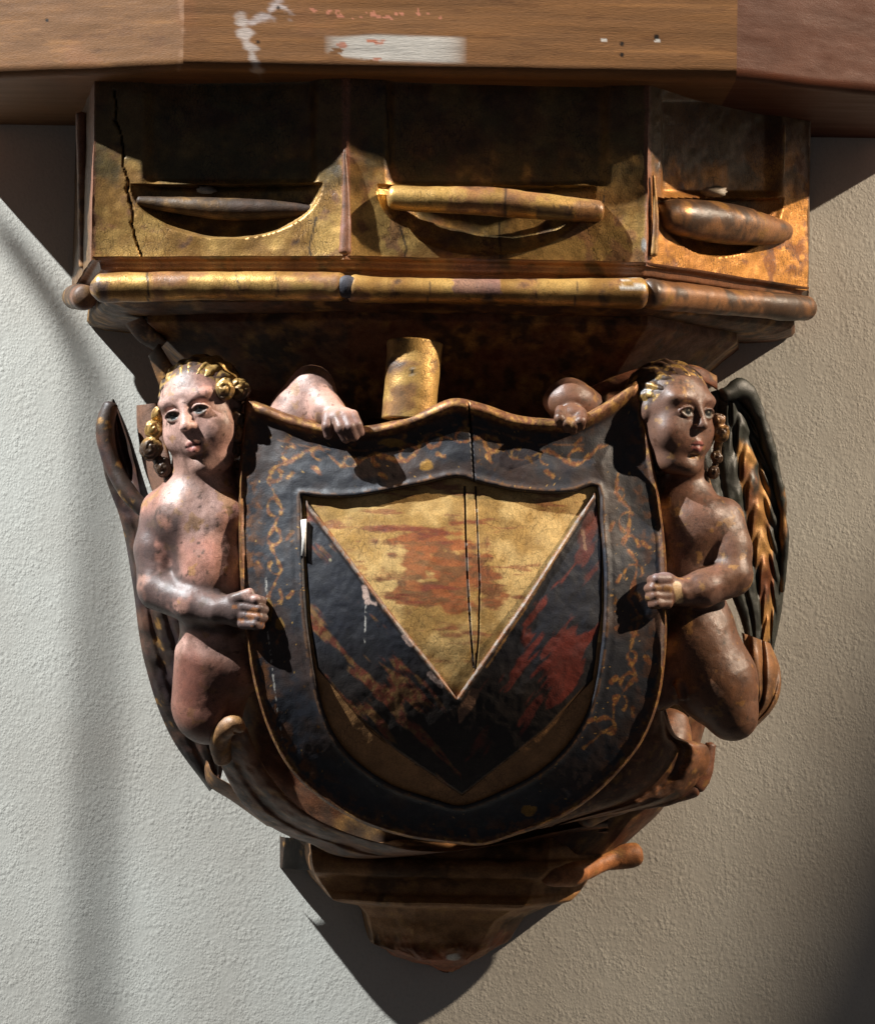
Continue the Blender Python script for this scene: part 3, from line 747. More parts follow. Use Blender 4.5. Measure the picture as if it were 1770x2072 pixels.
# ------------------------------------------------------------------ strips: wings, leaves
def strip(name, A, B, n, m, mat, paint, bulge=20, thick=22, fn=None, parent=corbel, smooth=True, seed=1, noise=2.5, label=None, pw=.5):
    if len(A) == len(B):
        ab = resamp(np.concatenate([np.array(A, float), np.array(B, float)], 1), n, smooth); a, b = ab[:, :3], ab[:, 3:]
    else:
        a = resamp(np.array(A, float), n, smooth); b = resamp(np.array(B, float), n, smooth)
    t = np.linspace(0, 1, m); q = a[:, None] * (1 - t)[None, :, None] + b[:, None] * t[None, :, None]
    s = np.linspace(0, 1, n)[:, None]; T = t[None] + 0 * s; Sx = s + 0 * t[None]
    prof = bulge * (4 * T * (1 - T)) ** pw
    if fn is not None: prof = prof + fn(Sx, T)
    P = W(q[..., 0], q[..., 1], q[..., 2] + prof); P[..., 1] += noise * (fbm(P, 45, 3, seed) - .5) * 2
    Bk = W(q[..., 0], q[..., 1], q[..., 2] - thick + prof * .2)
    u, v = PX(P); c = paint(P, u, v, Sx, T)
    VV = np.concatenate([P.reshape(-1, 3), Bk.reshape(-1, 3)]); o = n * m
    idx = np.arange(n * m).reshape(n, m); loop = np.concatenate([idx[0, :], idx[1:, -1], idx[-1, ::-1][1:], idx[::-1, 0][1:-1]])
    sk = np.stack([loop, loop + o, np.roll(loop, -1) + o, np.roll(loop, -1)], 1)
    ob = mk(name, VV, [np.concatenate([gq(n, m), gq(n, m, off=o, flip=True), sk])], np.concatenate([c.reshape(-1, 4), c.reshape(-1, 4)]), mat, parent, 60)
    if label: ob['label'] = label
    return ob


def feather(n, dep):
    return lambda s, t: -dep * np.abs(np.cos(t * n * math.pi)) ** 6 * ss(0, .15, s) + dep * .35 * np.sin(s * 22 + t * 9) * ss(.2, .4, s) * .3


def wing_paint(seed, goldz, dk=DARK):
    def f(P, u, v, s, t):
        n = fbm(P, 30, 4, seed, (1, 1, .35)); n2 = fbm(P, 90, 3, seed + 1)
        c = np.broadcast_to(dk, P.shape).copy(); gz = goldz(s, t, u, v)
        m = ss(.62, .75, n * .7 + gz * .45); c = mix(c, mix(GOLDD * 1.25, lin(110, 62, 34), ss(.4, .6, n2)), m * .9)
        return rgba(c, m * .4)
    return f


def lwp(P, u, v, s, t):
    n = fbm(P, 26, 4, 61); n2 = fbm(P, 70, 4, 62)
    c = mix(lin(50, 36, 36), lin(84, 56, 42), ss(.4, .62, n2)); c = mix(c, DARK, ss(.46, .6, n) * .8)
    m = ss(.70, .76, n) * .8; c = mix(c, GOLDD, m); return rgba(c, m * .4)


# left wing: long sickle behind the body
strip('wing', [(228, 806, 300), (205, 870, 290), (212, 960, 280), (246, 1060, 270), (268, 1180, 260), (290, 1330, 240), (340, 1480, 200), (424, 1602, 150)],
      [(232, 810, 330), (262, 880, 330), (300, 1000, 320), (330, 1080, 320), (352, 1200, 310), (400, 1330, 280), (462, 1470, 250), (446, 1580, 190)], 150, 40, M_paint, lwp,
      bulge=8, thick=60, fn=lambda s, t: -70 * np.exp(-((s - .12) / .12) ** 2) * np.exp(-((t - .62) / .3) ** 2) - 8 * np.abs(np.cos(t * 3 * math.pi)) ** 4 * ss(.25, .4, s), seed=61, noise=7)
tube('wing_edge', [(226, 812, 335), (212, 870, 338), (228, 940, 345), (262, 1000, 355), (300, 1040, 360)], [16, 20, 18, 18, 16], M_paint,
     lambda P, u, v: lwp(P, u, v, 0, 0), seed=62)
# scrap of back feathers between wing and head
strip('feather', [(276, 820, 300), (278, 870, 300), (290, 940, 310), (310, 1000, 320)], [(318, 815, 320), (330, 870, 330), (345, 930, 340), (350, 990, 340)], 50, 20, M_paint,
      wing_paint(64, lambda s, t, u, v: .5 * ss(.4, .6, t) + 0 * s, lin(120, 88, 70)), bulge=14, thick=30, seed=64)

# right wing
gz = lambda s, t, u, v: ss(.44, .52, t) * ss(.86, .76, t) * ss(.12, .3, s) * .85 + .12
strip('wing', [(1438, 792, 320), (1415, 880, 320), (1420, 990, 320), (1440, 1080, 310), (1470, 1180, 300), (1500, 1260, 280), (1515, 1330, 270)],
      [(1500, 776, 260), (1548, 850, 250), (1580, 960, 240), (1590, 1060, 230), (1588, 1140, 225), (1582, 1230, 220), (1562, 1330, 220)], 170, 90, M_paint,
      wing_paint(66, gz, np.array([.022, .024, .018])), bulge=26, thick=50, fn=lambda s, t: feather(4, 9)(s, t) - 40 * np.exp(-((s - .12) / .1) ** 2) * np.exp(-((t - .2) / .2) ** 2) + 3.5 * np.sin(s * 60 + 5 * np.sin(t * 12)) * ss(.35, .5, t), seed=66, noise=6)
tube('wing_edge', [(1458, 800, 330), (1500, 788, 300), (1530, 830, 285), (1556, 910, 275), (1578, 1000, 262), (1586, 1100, 250), (1582, 1200, 235)], [16, 21, 16, 13, 12, 9, 4], M_paint,
     wing_paint(67, lambda s, t, u, v: .15 + 0 * u, np.array([.022, .024, .018])) if False else (lambda P, u, v: wing_paint(67, lambda s, t, uu, vv: .42 + 0 * uu, np.array([.022, .024, .018]))(P, u, v, 0, 0)), seed=67, wob=7)


def leafp(seed, base=lin(118, 74, 44), k=.6):
    def f(P, u, v, s=0, t=0):
        n = fbm(P, 40, 4, seed); n2 = fbm(P, 110, 3, seed + 1)
        c = mix(base, base * .45, ss(.4, .65, n2)); m = ss(.50, .62, n) * k; c = mix(c, DARK, m); c = mix(c, base * 1.5, ss(.62, .68, fbm(P, 12, 3, seed + 4)) * .5)
        m2 = ss(.63, .7, fbm(P, 18, 3, seed + 2)) * .5; c = mix(c, GOLDD, m2); return rgba(c, m2 * .4)
    return f


# knotted drapery under the right wing
strip('drapery', [(1500, 1280, 290), (1512, 1340, 300), (1530, 1395, 300), (1528, 1440, 290), (1498, 1480, 280)], [(1558, 1302, 250), (1577, 1350, 250), (1578, 1400, 250), (1560, 1440, 250), (1516, 1484, 250)], 80, 34, M_paint,
      leafp(70, lin(128, 88, 54), .4), bulge=34, thick=40, fn=lambda s, t: -16 * np.abs(np.sin((t * 2.2 + s * 1.6) * math.pi)) ** 5, seed=70, noise=5)
# acanthus at the lower left
strip('leaf', [(443, 1488, 440), (438, 1510, 420), (452, 1560, 370), (490, 1625, 310), (545, 1672, 270), (620, 1705, 260), (760, 1738, 260), (1230, 1690, 150)],
      [(500, 1472, 480), (512, 1505, 460), (540, 1560, 420), (590, 1620, 400), (660, 1668, 400), (780, 1708, 390), (930, 1722, 360), (1230, 1660, 200)], 150, 46, M_paint, leafp(72),
      bulge=26, thick=70, fn=lambda s, t: -16 * np.exp(-((t - .42) / .1) ** 2) * ss(0, .2, s), seed=72, noise=10)
tube('leaf_tip', [(452, 1545, 440), (444, 1500, 470), (456, 1474, 492), (478, 1466, 500), (494, 1480, 505)], [16, 20, 21, 18, 8], M_paint, leafp(73, lin(150, 108, 68), .45), seed=73, wob=6)
strip('leaf', [(417, 1538, 240), (414, 1562, 235), (424, 1592, 230), (470, 1622, 230), (540, 1672, 220)], [(420, 1540, 260), (434, 1568, 280), (470, 1590, 290), (520, 1630, 290), (570, 1680, 270)], 60, 18, M_paint,
      leafp(74, lin(140, 95, 55), .3), bulge=8, thick=30, seed=74)
# leaf and drapery at the lower right
strip('leaf', [(1310, 1432, 410), (1296, 1480, 420), (1262, 1530, 430), (1222, 1580, 430), (1170, 1625, 420), (1080, 1680, 390)],
      [(1346, 1434, 390), (1370, 1490, 360), (1430, 1510, 330), (1428, 1566, 310), (1360, 1622, 310), (1180, 1660, 300)], 130, 70, M_paint, leafp(75, lin(126, 82, 52), .3),
      bulge=30, thick=110, fn=lambda s, t: -22 * np.exp(-((t - .6 + .5 * (s - .5)) / .1) ** 2) + 12 * np.exp(-((t - .82) / .07) ** 2), seed=75, noise=6)
tube('leaf', [(1360, 1440, 250), (1345, 1520, 290), (1348, 1575, 280), (1270, 1600, 280), (1160, 1650, 270)], [40, 58, 52, 42, 40], M_paint, leafp(82, lin(118, 76, 48), .35), seed=82, wob=9)
tube('leaf_tip', [(1412, 1590, 300), (1340, 1618, 310), (1260, 1632, 320), (1160, 1636, 330)], [20, 16, 10, 8], M_paint, leafp(76, lin(110, 66, 42), .4), seed=76, wob=4)
tube('leaf_tip', [(1440, 1502, 300), (1422, 1560, 300), (1400, 1600, 300)], [10, 22, 22], M_paint, leafp(77, lin(110, 66, 42), .3), seed=77, wob=4)
tube('leaf_tip', [(1246, 1640, 150), (1244, 1670, 150), (1230, 1700, 150)], [12, 12, 10], M_paint, leafp(78, lin(110, 50, 40), .3), seed=78, wob=3)
# pointed leaf behind the left head, and leafy scraps on the neck
strip('leaf', [(300, 720, 340), (315, 760, 350), (330, 800, 360)], [(322, 695, 360), (350, 740, 380), (380, 780, 390)], 40, 16, M_wood, leafp(79, lin(110, 75, 40), .6), bulge=10, thick=40, seed=79)
strip('leaf', [(252, 655, 330), (280, 690, 330), (318, 712, 340)], [(290, 640, 360), (312, 665, 360), (338, 690, 370)], 40, 16, M_wood, leafp(80, lin(110, 80, 60), .5), bulge=10, thick=40, seed=80)
strip('leaf', [(1180, 790, 400), (1240, 762, 420), (1310, 742, 420), (1400, 738, 400), (1450, 760, 370)], [(1200, 800, 400), (1260, 790, 420), (1340, 780, 430), (1420, 775, 400), (1452, 790, 370)], 60, 16, M_wood,
      leafp(81, lin(110, 66, 44), .6), bulge=10, thick=60, seed=81)

# ------------------------------------------------------------------ console (lowest moulding)
ccor = [(560, 3), (590, 215), (782, 275), (1112, 275), (1240, 150), (1250, 3)]
prof = [(1690, 60), (1716, 30), (1738, 22), (1742, 6), (1750, -4), (1762, -8), (1774, -2), (1780, 14), (1786, 26), (1800, 32), (1812, 30), (1818, 18), (1828, 8), (1836, 14), (1840, 34), (1846, 60), (1870, 78), (1900, 96), (1926, 112), (1936, 108), (1956, 120), (1974, 160), (1990, 200), (1996, 240)]


def console():
    base = plan(ccor, 1760)
    K = resamp(np.array(prof, float), 120, False); zz = [W(900, a, 262)[2] for a in K[:, 0]]
    ctr = np.array([W(905, 1760, 0)[0], 0.]); rows = []
    lx_ = [(1690, 590), (1756, 602), (1775, 608), (1800, 622), (1832, 650), (1846, 706), (1870, 728), (1930, 742), (1960, 800), (1996, 900)]
    rx_ = [(1690, 1250), (1756, 1235), (1785, 1200), (1812, 1186), (1832, 1165), (1846, 1118), (1870, 1070), (1930, 1030), (1960, 980), (1996, 905)]
    for (a, ins), z in zip(K, zz):
        xl = W(np.interp(a, *np.array(lx_).T), a, 60)[0]; xr = W(np.interp(a, *np.array(rx_).T), a, 60)[0]
        sx = (base[:, 0] - base[0, 0]) / (base[-1, 0] - base[0, 0]); x = xl + (xr - xl) * sx
        d = np.maximum(base[:, 1] - ins * (base[:, 1] / 262) ** .7, 3)
        cc = np.stack([x, d], 1); pts = []
        for i in range(len(cc) - 1):
            n = max(int(np.linalg.norm(base[i + 1] - base[i]) / 4), 3); t = np.linspace(0, 1, n, endpoint=False)[:, None]; pts.append(cc[i] + (cc[i + 1] - cc[i]) * t)
        pts.append(cc[-1:]); p = np.concatenate(pts); rows.append(np.concatenate([p, np.full((len(p), 1), z)], 1))
    P = np.stack(rows, 1); n = fbm(P, 55, 4, 90) - .5; lowk = ss(1850, 1960, PX(P)[1])
    P[..., 1] = np.maximum(P[..., 1] + n * (8 + 60 * lowk), 2); P[..., 2] += n * (5 + 30 * lowk); P[..., 0] += (fbm(P, 40, 3, 92) - .5) * 30 * lowk
    u, v = PX(P)
    c = mix(lin(150, 108, 68), DARK, ss(.48, .66, fbm(P, 60, 4, 93)) * .7); g = np.full(u.shape, .15)
    m = ss(1900, 1935, v + 60 * (fbm(P, 60, 3, 94) - .5) + np.clip(u - 950, 0, 200) * .35); c = mix(c, mix(lin(150, 82, 46), lin(120, 70, 42), ss(.4, .6, fbm(P, 25, 3, 95))), m); g = g * (1 - m)
    m = ss(.6, .7, fbm(P, 22, 3, 96)) * .5; c = mix(c, GOLDD, m)
    c = mix(c, CHALK * .8, ss(1.1, .7, np.hypot((u - 917) / 16, (v - 2160 + 222) / 7)))
    return mk('console', P, gq(P.shape[0], P.shape[1]), rgba(c, g).reshape(-1, 4), M_wood, corbel, 55)


console()
tube('console_moulding', [(1100, 1772, 262), (1150, 1770, 222), (1195, 1756, 165), (1235, 1742, 125), (1272, 1733, 108), (1300, 1728, 100)], [20, 26, 20, 20, 27, 24], M_wood, leafp(97, lin(150, 96, 56), .35), seed=97, wob=5)
strip('shelf', [(566, 1690, 2), (572, 1694, 40), (626, 1700, 120)], [(566, 1754, 2), (572, 1757, 40), (626, 1762, 120)], 30, 16, M_wood, leafp(100, lin(60, 46, 36), .8), bulge=2, thick=20, seed=100)


# ------------------------------------------------------------------ volumes (cherubs)
class Vol:
    def __init__(s, lo, hi, h):
        s.lo = np.array(lo, float); s.h = h; s.n = np.ceil((np.array(hi) - lo) / h).astype(int) + 1
        s.ax = [(s.lo[i] + np.arange(s.n[i]) * h).astype(np.float32) for i in range(3)]
        s.F = np.full(s.n, 40., np.float32)

    def sl(s, lo, hi):
        a = np.clip(np.floor((np.array(lo) - s.lo) / s.h).astype(int), 0, s.n); b = np.clip(np.ceil((np.array(hi) - s.lo) / s.h).astype(int) + 1, 0, s.n)
        return tuple(slice(x, y) for x, y in zip(a, b))

    def grid(s, q):
        return s.ax[0][q[0]][:, None, None], s.ax[1][q[1]][None, :, None], s.ax[2][q[2]][None, None, :]

    def smin(s, q, d, k):
        f = s.F[q]; h = np.maximum(k - np.abs(f - d), 0) / k; s.F[q] = np.minimum(f, d) - h * h * k * .25

    def smax(s, q, d, k):
        f = s.F[q]; h = np.maximum(k - np.abs(f - d), 0) / k; s.F[q] = np.maximum(f, d) + h * h * k * .25

    def cone(s, a, b, ra, rb, k=14, cut=False):
        a = np.array(a, float); b = np.array(b, float); r = max(ra, rb) + k + 6
        q = s.sl(np.minimum(a, b) - r, np.maximum(a, b) + r); X, Y, Z = s.grid(q)
        if 0 in s.F[q].shape: return
        ab = b - a; L2 = max(ab @ ab, 1e-6)
        t = np.clip(((X - a[0]) * ab[0] + (Y - a[1]) * ab[1] + (Z - a[2]) * ab[2]) / L2, 0, 1)
        d = np.sqrt((X - a[0] - t * ab[0]) ** 2 + (Y - a[1] - t * ab[1]) ** 2 + (Z - a[2] - t * ab[2]) ** 2) - (ra + (rb - ra) * t)
        s.smax(q, -d, k) if cut else s.smin(q, d, k)

    def ell(s, c, r, k=14, R=None, cut=False):
        c = np.array(c, float); r = np.array(r, float); m = r.max() + k + 6
        q = s.sl(c - m, c + m); X, Y, Z = s.grid(q)
        if 0 in s.F[q].shape: return
        X, Y, Z = X - c[0], Y - c[1], Z - c[2]
        if R is not None: X, Y, Z = [R[0, i] * X + R[1, i] * Y + R[2, i] * Z for i in range(3)]
        k0 = np.sqrt((X / r[0]) ** 2 + (Y / r[1]) ** 2 + (Z / r[2]) ** 2); k1 = np.sqrt((X / r[0] ** 2) ** 2 + (Y / r[1] ** 2) ** 2 + (Z / r[2] ** 2) ** 2) + 1e-6
        d = k0 * (k0 - 1) / k1
        s.smax(q, -d, k) if cut else s.smin(q, d, k)

    def mesh(s):
        Fv = s.F; n = s.n; ins = Fv < 0
        cell = np.zeros(n - 1, np.int8)
        for a in (0, 1):
            for b in (0, 1):
                for c in (0, 1): cell += ins[a:n[0] - 1 + a, b:n[1] - 1 + b, c:n[2] - 1 + c]
        act = np.argwhere((cell > 0) & (cell < 8)); idx = np.full(n - 1, -1, np.int64); idx[tuple(act.T)] = np.arange(len(act))
        acc = np.zeros((len(act), 3)); cnt = np.zeros(len(act))
        cs = [(a, b, c) for a in (0, 1) for b in (0, 1) for c in (0, 1)]
        for p in cs:
            for ax in range(3):
                if p[ax]: continue
                q = list(p); q[ax] = 1
                f0 = Fv[tuple((act + p).T)]; f1 = Fv[tuple((act + q).T)]; m = (f0 < 0) != (f1 < 0)
                t = np.where(m, f0 / np.where(m, f0 - f1, 1), 0); e = np.tile(np.array(p, float), (len(act), 1)); e[:, ax] = t
                acc += e * m[:, None]; cnt += m
        V = s.lo + (act + acc / cnt[:, None]) * s.h
        Q = []
        for ax in range(3):
            o1, o2 = [(1, 2), (2, 0), (0, 1)][ax]
            sl0 = [slice(1, n[i] - 1) for i in range(3)]; sl0[ax] = slice(0, n[ax] - 1); sl1 = list(sl0); sl1[ax] = slice(1, n[ax])
            e = np.argwhere(ins[tuple(sl0)] != ins[tuple(sl1)]); st = np.array([x.start for x in sl0]); e = e + st
            s0 = ins[tuple(e.T)]
            d1 = np.zeros(3, int); d1[o1] = 1; d2 = np.zeros(3, int); d2[o2] = 1
            q = np.stack([idx[tuple((e - d1 - d2).T)], idx[tuple((e - d2).T)], idx[tuple(e.T)], idx[tuple((e - d1).T)]], 1)
            q[s0] = q[s0][:, ::-1]; Q.append(q)
        return V, np.concatenate(Q)[:, ::-1]


BO = 0


def w3(u, v, d): return W(u, v, d + 42 + BO)


def chain(vol, pts, k=16, first=None):
    for a, b in zip(pts[:-1], pts[1:]): vol.cone(w3(*a[:3]), w3(*b[:3]), a[3], b[3], k)


def rotm(yaw, pitch, roll):
    """columns: local x (right), z (toward viewer), y (up) expressed in (x, d, z) space"""
    y, p, r = [math.radians(t) for t in (yaw, pitch, roll)]
    Ry = np.array([[math.cos(y), 0, math.sin(y)], [0, 1, 0], [-math.sin(y), 0, math.cos(y)]])
    Rx = np.array([[1, 0, 0], [0, math.cos(p), -math.sin(p)], [0, math.sin(p), math.cos(p)]])
    Rz = np.array([[math.cos(r), -math.sin(r), 0], [math.sin(r), math.cos(r), 0], [0, 0, 1]])
    R = Rz @ Rx @ Ry                      # maps local (x, y, z) to view (x, y, z)
    return R[[0, 2, 1], :]                # view y is up (model z), view z is towards viewer (model d)


def head(vol, R, c, s):
    """child-like carved head: high round skull, full cheeks, small pursed mouth"""
    def L(p):
        p = np.array(p, float)
        if p[1] < 0: p[1] *= 1.24
        return c + R @ (p * s)

    def E(p, r, k, cut=False): vol.ell(L(p), np.array(r) * s, k * s, R, cut)

    def C(a, b, ra, rb, k, cut=False): vol.cone(L(a), L(b), ra * s, rb * s, k * s, cut)
    E((0, .30, -.22), (.93, .90, 1.0), .1)
    E((0, -.08, .08), (.87, 1.08, .82), .25)
    E((0, -.62, .20), (.66, .60, .66), .3)
    for x in (-1, 1):
        E((x * .46, -.40, .46), (.40, .44, .34), .24)            # cheeks
        E((x * .36, .32, .63), (.34, .12, .17), .25)              # brow
        E((x * .36, .03, .95), (.23, .13, .17), .16, True)       # sockets
        E((x * .30, -.98, .34), (.32, .28, .34), .25)            # jaw
    E((0, -1.04, .60), (.30, .20, .25), .18)                        # chin
    E((0, -.60, .64), (.32, .26, .23), .18)                       # muzzle
    C((0, .18, .82), (0, -.20, 1.0), .085, .125, .12)            # nose
    E((0, -.25, 1.03), (.125, .11, .13), .05)
    for x in (-1, 1):
        E((x * .125, -.27, .93), (.085, .07, .10), .06)
        E((x * .07, -.345, .98), (.05, .04, .06), .03, True)
        E((x * .35, .01, .67), (.195, .165, .19), .03)           # eyeball
        n = 7
        for i in range(n):                                        # lids
            t, t2 = -1 + 2 * i / n, -1 + 2 * (i + 1) / n
            C((x * (.35 + .21 * t), .115 - .10 * t * t, .862 - .07 * t * t), (x * (.35 + .21 * t2), .115 - .10 * t2 * t2, .862 - .07 * t2 * t2), .026, .026, .04)
            C((x * (.35 + .21 * t), -.095 + .085 * t * t, .842 - .06 * t * t), (x * (.35 + .21 * t2), -.095 + .085 * t2 * t2, .842 - .06 * t2 * t2), .018, .018, .05)
        C((x * .05, -.56, .90), (x * .17, -.60, .82), .060, .030, .05)
        C((0, -.70, .88), (x * .13, -.66, .82), .078, .04, .06)
        E((x * .88, -.02, -.05), (.12, .26, .18), .06)           # ears
    C((-.19, -.625, .87), (.19, -.625, .87), .012, .012, .03, True)
    E((0, -.83, .80), (.16, .035, .08), .08, True)
    return L


def head_paint(V, c, g, R, cc, s, seed):
    """paint eyes, brows, lips and the gilded hairline in the head's own space"""
    q = (V - cc) @ R / s
    x, y, z = q[:, 0], q[:, 1], q[:, 2]; y = np.where(y < 0, y / 1.24, y); on = (np.abs(x) < 1.3) & (y > -1.4) & (y < 1.7) & (z > -1.4)
    n = fbm(V, 14, 3, seed); ax = np.abs(x)
    fr = z > .3
    m = ss(1.1, .8, np.hypot(ax / .21, (y + .645) / .115)) * ss(.55, .7, z) * on; c = mix(c, lin(158, 92, 86), m * .7)
    m = ss(.028, .012, np.abs(y + .625)) * (ax < .2) * (z > .7) * on; c = mix(c, lin(60, 28, 26), m)
    m = ss(.055, .02, np.abs(y - .30 + .35 * (ax - .38) ** 2 / .12)) * (ax > .14) * (ax < .64) * fr * on * ss(.3, .5, n); c = mix(c, lin(70, 42, 34), m * .6)
    e = np.hypot((ax - .35) / .17, (y + .005) / .095); m = ss(1.1, .85, e) * (z > .6) * on; c = mix(c, lin(98, 88, 76), m * .9)
    eo = np.hypot((ax - .35) / .19, (y - .005) / .085); e = np.hypot(ax - .35 + .02, y - .01); m = ss(.105, .085, e) * ss(1.15, .9, eo) * (z > .6) * on; c = mix(c, lin(34, 36, 36), m)
    m = ss(.03, .015, np.hypot(ax - .33, y - .04)) * (z > .6) * on; c = mix(c, lin(150, 140, 120), m * .8)
    m = ss(.03, .012, np.abs(y - .10 + .085 * ((ax - .35) / .2) ** 2)) * (np.abs(ax - .35) < .21) * (z > .6) * on; c = mix(c, lin(52, 34, 28), m * .8)
    # hairline
    hl = y - .78 + .55 * (1 - np.clip(ax, 0, 1)) * .0 + .9 * ss(.55, 1.0, ax) - .0
    hair = ss(-.02, .06, (y + z * -.45 - .62 + .75 * ax ** 3)) * on * (y > -.6)
    back = ss(.05, -.15, z) * on * (y > -.5)
    hm = np.clip(np.maximum(hair, back), 0, 1)
    band = hm * ss(.16, .02, (y + z * -.45 - .62 + .75 * ax ** 3)) * (y > 0)
    fb = fbm(V, 20, 4, seed + 2); c = mix(c, mix(lin(96, 70, 56), lin(70, 52, 44), ss(.4, .6, fb)), hm * .9)
    bm = band * ss(.56, .48, fb); c = mix(c, GOLD * .9, bm); g = np.maximum(g, bm * .6)
    return c, g


def flesh(V, seed, shade_mix=0.0):
    n = fbm(V, 60, 5, seed); n2 = fbm(V, 150, 3, seed + 1); n3 = fbm(V, 9, 3, seed + 2); n4 = fbm(V, 24, 4, seed + 4)
    c = mix(FLESH, FLESH * np.array([.92, .72, .66]), ss(.4, .6, n2)); c = mix(c, lin(92, 64, 48), shade_mix * np.ones(len(V)) * .86)
    c = mix(c, lin(104, 74, 56), ss(.46, .66, n) * (.5 + .35 * shade_mix)); c = mix(c, lin(70, 46, 34), ss(.57, .70, n4) * (.4 + .25 * shade_mix))
    c = mix(c, DARK * 1.5, ss(.68, .74, n3) * .7)
    c = mix(c, GOLDD, ss(.66, .70, fbm(V, 22, 3, seed + 7)) * .5)
    return c, np.zeros(len(V))


def haircap(R, cc, s, seed, parent, base, gold):
    """carved hair hugging the skull, combed in shallow grooves"""
    vol = Vol(cc - s * 1.5, cc + s * 1.6, 2.4)
    L = lambda p: cc + R @ (np.array(p, float) * s)
    vol.ell(L((0, .33, -.27)), np.array((1.0, .93, 1.03)) * s, 2, R)
    vol.ell(L((0, -.28, .78)), np.array((1.04, 1.08, 1.0)) * s, 10, R, True)
    vol.ell(L((0, -1.35, .1)), np.array((1.4, .9, 1.4)) * s, 10, R, True)
    V, Q = vol.mesh(); q = (V - cc) @ R / s
    ang = np.arctan2(q[:, 0], q[:, 1] + .2); st = np.sin(ang * 26 + 3 * fbm(V, 40, 3, seed) * 3)
    nr = V - L((0, .2, -.3)); nr /= np.linalg.norm(nr, axis=1)[:, None]
    V = V + nr * (st * 2.0 + (fbm(V, 22, 3, seed + 1) - .5) * 6)[:, None]
    n = fbm(V, 20, 4, seed + 2); c = mix(base, base * .45, ss(.45, .65, n)); c = mix(c, DARK, ss(-.2, -1, st) * .6)
    front = ss(.2, .45, q[:, 2] + .35 * (1 - q[:, 1])) ; m = ss(.60, .50, n - .06 * front + (1 - gold) * .2); c = mix(c, GOLD * .85, m * .85)
    return mk('hair', V, Q, rgba(c, m * .5), M_gilt_s, parent)


def curls(name, items, seed, parent, base=GOLD):
    """one carved mass of ringlets; items (u, v, d, radius, spin)"""
    P0 = np.array([w3(u, v, d) for u, v, d, r, sw in items]); rm = max(i[3] for i in items) * 1.6
    vol = Vol(P0.min(0) - rm, P0.max(0) + rm, 1.8)
    for a, b, it in zip(P0[:-1], P0[1:], items): vol.cone(a - [0, 10, 0], b - [0, 10, 0], it[3] * .5, it[3] * .5, 5)
    for C0, (u, v, d, rr, sw) in zip(P0, items):
        vol.ell(C0, [rr * 1.02, rr * .95, rr * 1.12], rr * .2)
        pr = None; n = 20                                          # carved spiral groove
        for i in range(n):
            a = sw + i / n * 2 * math.pi * 1.3; rad = rr * (1.0 - .85 * i / n)
            dd = math.sqrt(max(1 - (rad / rr / 1.08) ** 2, 0)) * rr * .97
            q = C0 + np.array([math.cos(a) * rad, dd, math.sin(a) * rad * 1.1])
            if pr is not None: vol.cone(pr, q, rr * .15, rr * .13, rr * .12, True)
            pr = q
    V, Q = vol.mesh(); V = V + (fbm(V, 16, 3, seed) - .5)[:, None] * 9
    c, g = gilt_paint(V, seed, .8, .5, base * .75, .5)
    return mk(name, V, Q, rgba(c, g), M_gilt_s, parent)


# ---- left cherub
lo = W(745, 1520, 240); lo0 = np.array([W(250, 900, 200)[0] - 10, 190, W(600, 1520, 300)[2] - 10]); hi0 = np.array([W(748, 900, 560)[0] + 10, 690, W(600, 725, 300)[2] + 20])
vol = Vol(lo0, hi0, 2.5)
sL = 87.; RL = rotm(-21, 4, 15); cL = w3(377, 832, 500) - RL @ (np.array([0, .03, .80]) * sL)
head(vol, RL, cL, sL)
chain(vol, [(410, 948, 408, 64), (408, 1000, 405, 72)], 24)
BO = 34
vol.ell(w3(402, 1052, 385), [104, 80, 96], 30); vol.ell(w3(430, 1160, 402), [80, 80, 122], 34)
vol.ell(w3(370, 1045, 425), [44, 30, 40], 30); vol.ell(w3(455, 1050, 430), [44, 30, 40], 30)
vol.ell(w3(432, 1262, 392), [68, 80, 66], 26)
chain(vol, [(438, 1335, 375, 86), (420, 1425, 360, 74)], 18); vol.ell(w3(475, 1350, 400), [60, 60, 60], 20)
vol.ell(w3(424, 1452, 365), [60, 60, 54], 16)
vol.cone(w3(560, 1395, 450), w3(480, 1415, 455), 14, 8, 10, True)
chain(vol, [(330, 1035, 365, 46), (318, 1110, 380, 44), (318, 1185, 398, 40)], 16)
chain(vol, [(322, 1195, 402, 41), (390, 1222, 445, 39), (440, 1235, 475, 31)], 12)
BO = 0
vol.ell(w3(486, 1234, 522), [44, 26, 36], 14)
for i, (a, b, l) in enumerate(((1210, 1214, 530), (1228, 1232, 536), (1246, 1249, 535), (1262, 1264, 528))):
    chain(vol, [(492, a, 540, 11.5), (l - 12, b, 552, 10.5), (l, b + 2, 540, 9.5)], 3)
chain(vol, [(475, 1212, 535, 12), (505, 1200, 548, 10)], 5)
# far arm, reaching behind the shield to grip its top edge
chain(vol, [(470, 1030, 360, 46), (560, 900, 390, 50), (605, 835, 430, 54), (632, 780, 452, 36), (662, 830, 505, 30), (690, 852, 535, 26)], 18)
chain(vol, [(628, 800, 445, 50), (610, 850, 440, 60)], 20)
vol.ell(w3(690, 848, 548), [36, 24, 24], 10)
chain(vol, [(664, 842, 552, 12), (662, 862, 566, 11), (664, 880, 560, 9)], 4)
chain(vol, [(682, 845, 560, 12), (690, 866, 574, 12), (700, 886, 568, 11)], 3)
chain(vol, [(698, 842, 560, 12), (708, 864, 574, 12), (716, 882, 568, 11)], 3)
chain(vol, [(714, 840, 556, 11), (722, 860, 570, 11), (728, 874, 564, 10)], 3)
V, Q = vol.mesh(); V = V + 0
nrm = (fbm(V, 30, 3, 9) - .5)[:, None] * np.array([1.5, 3, 1.5]); V = V + nrm
c, g = flesh(V, 110); u, v = PX(V)
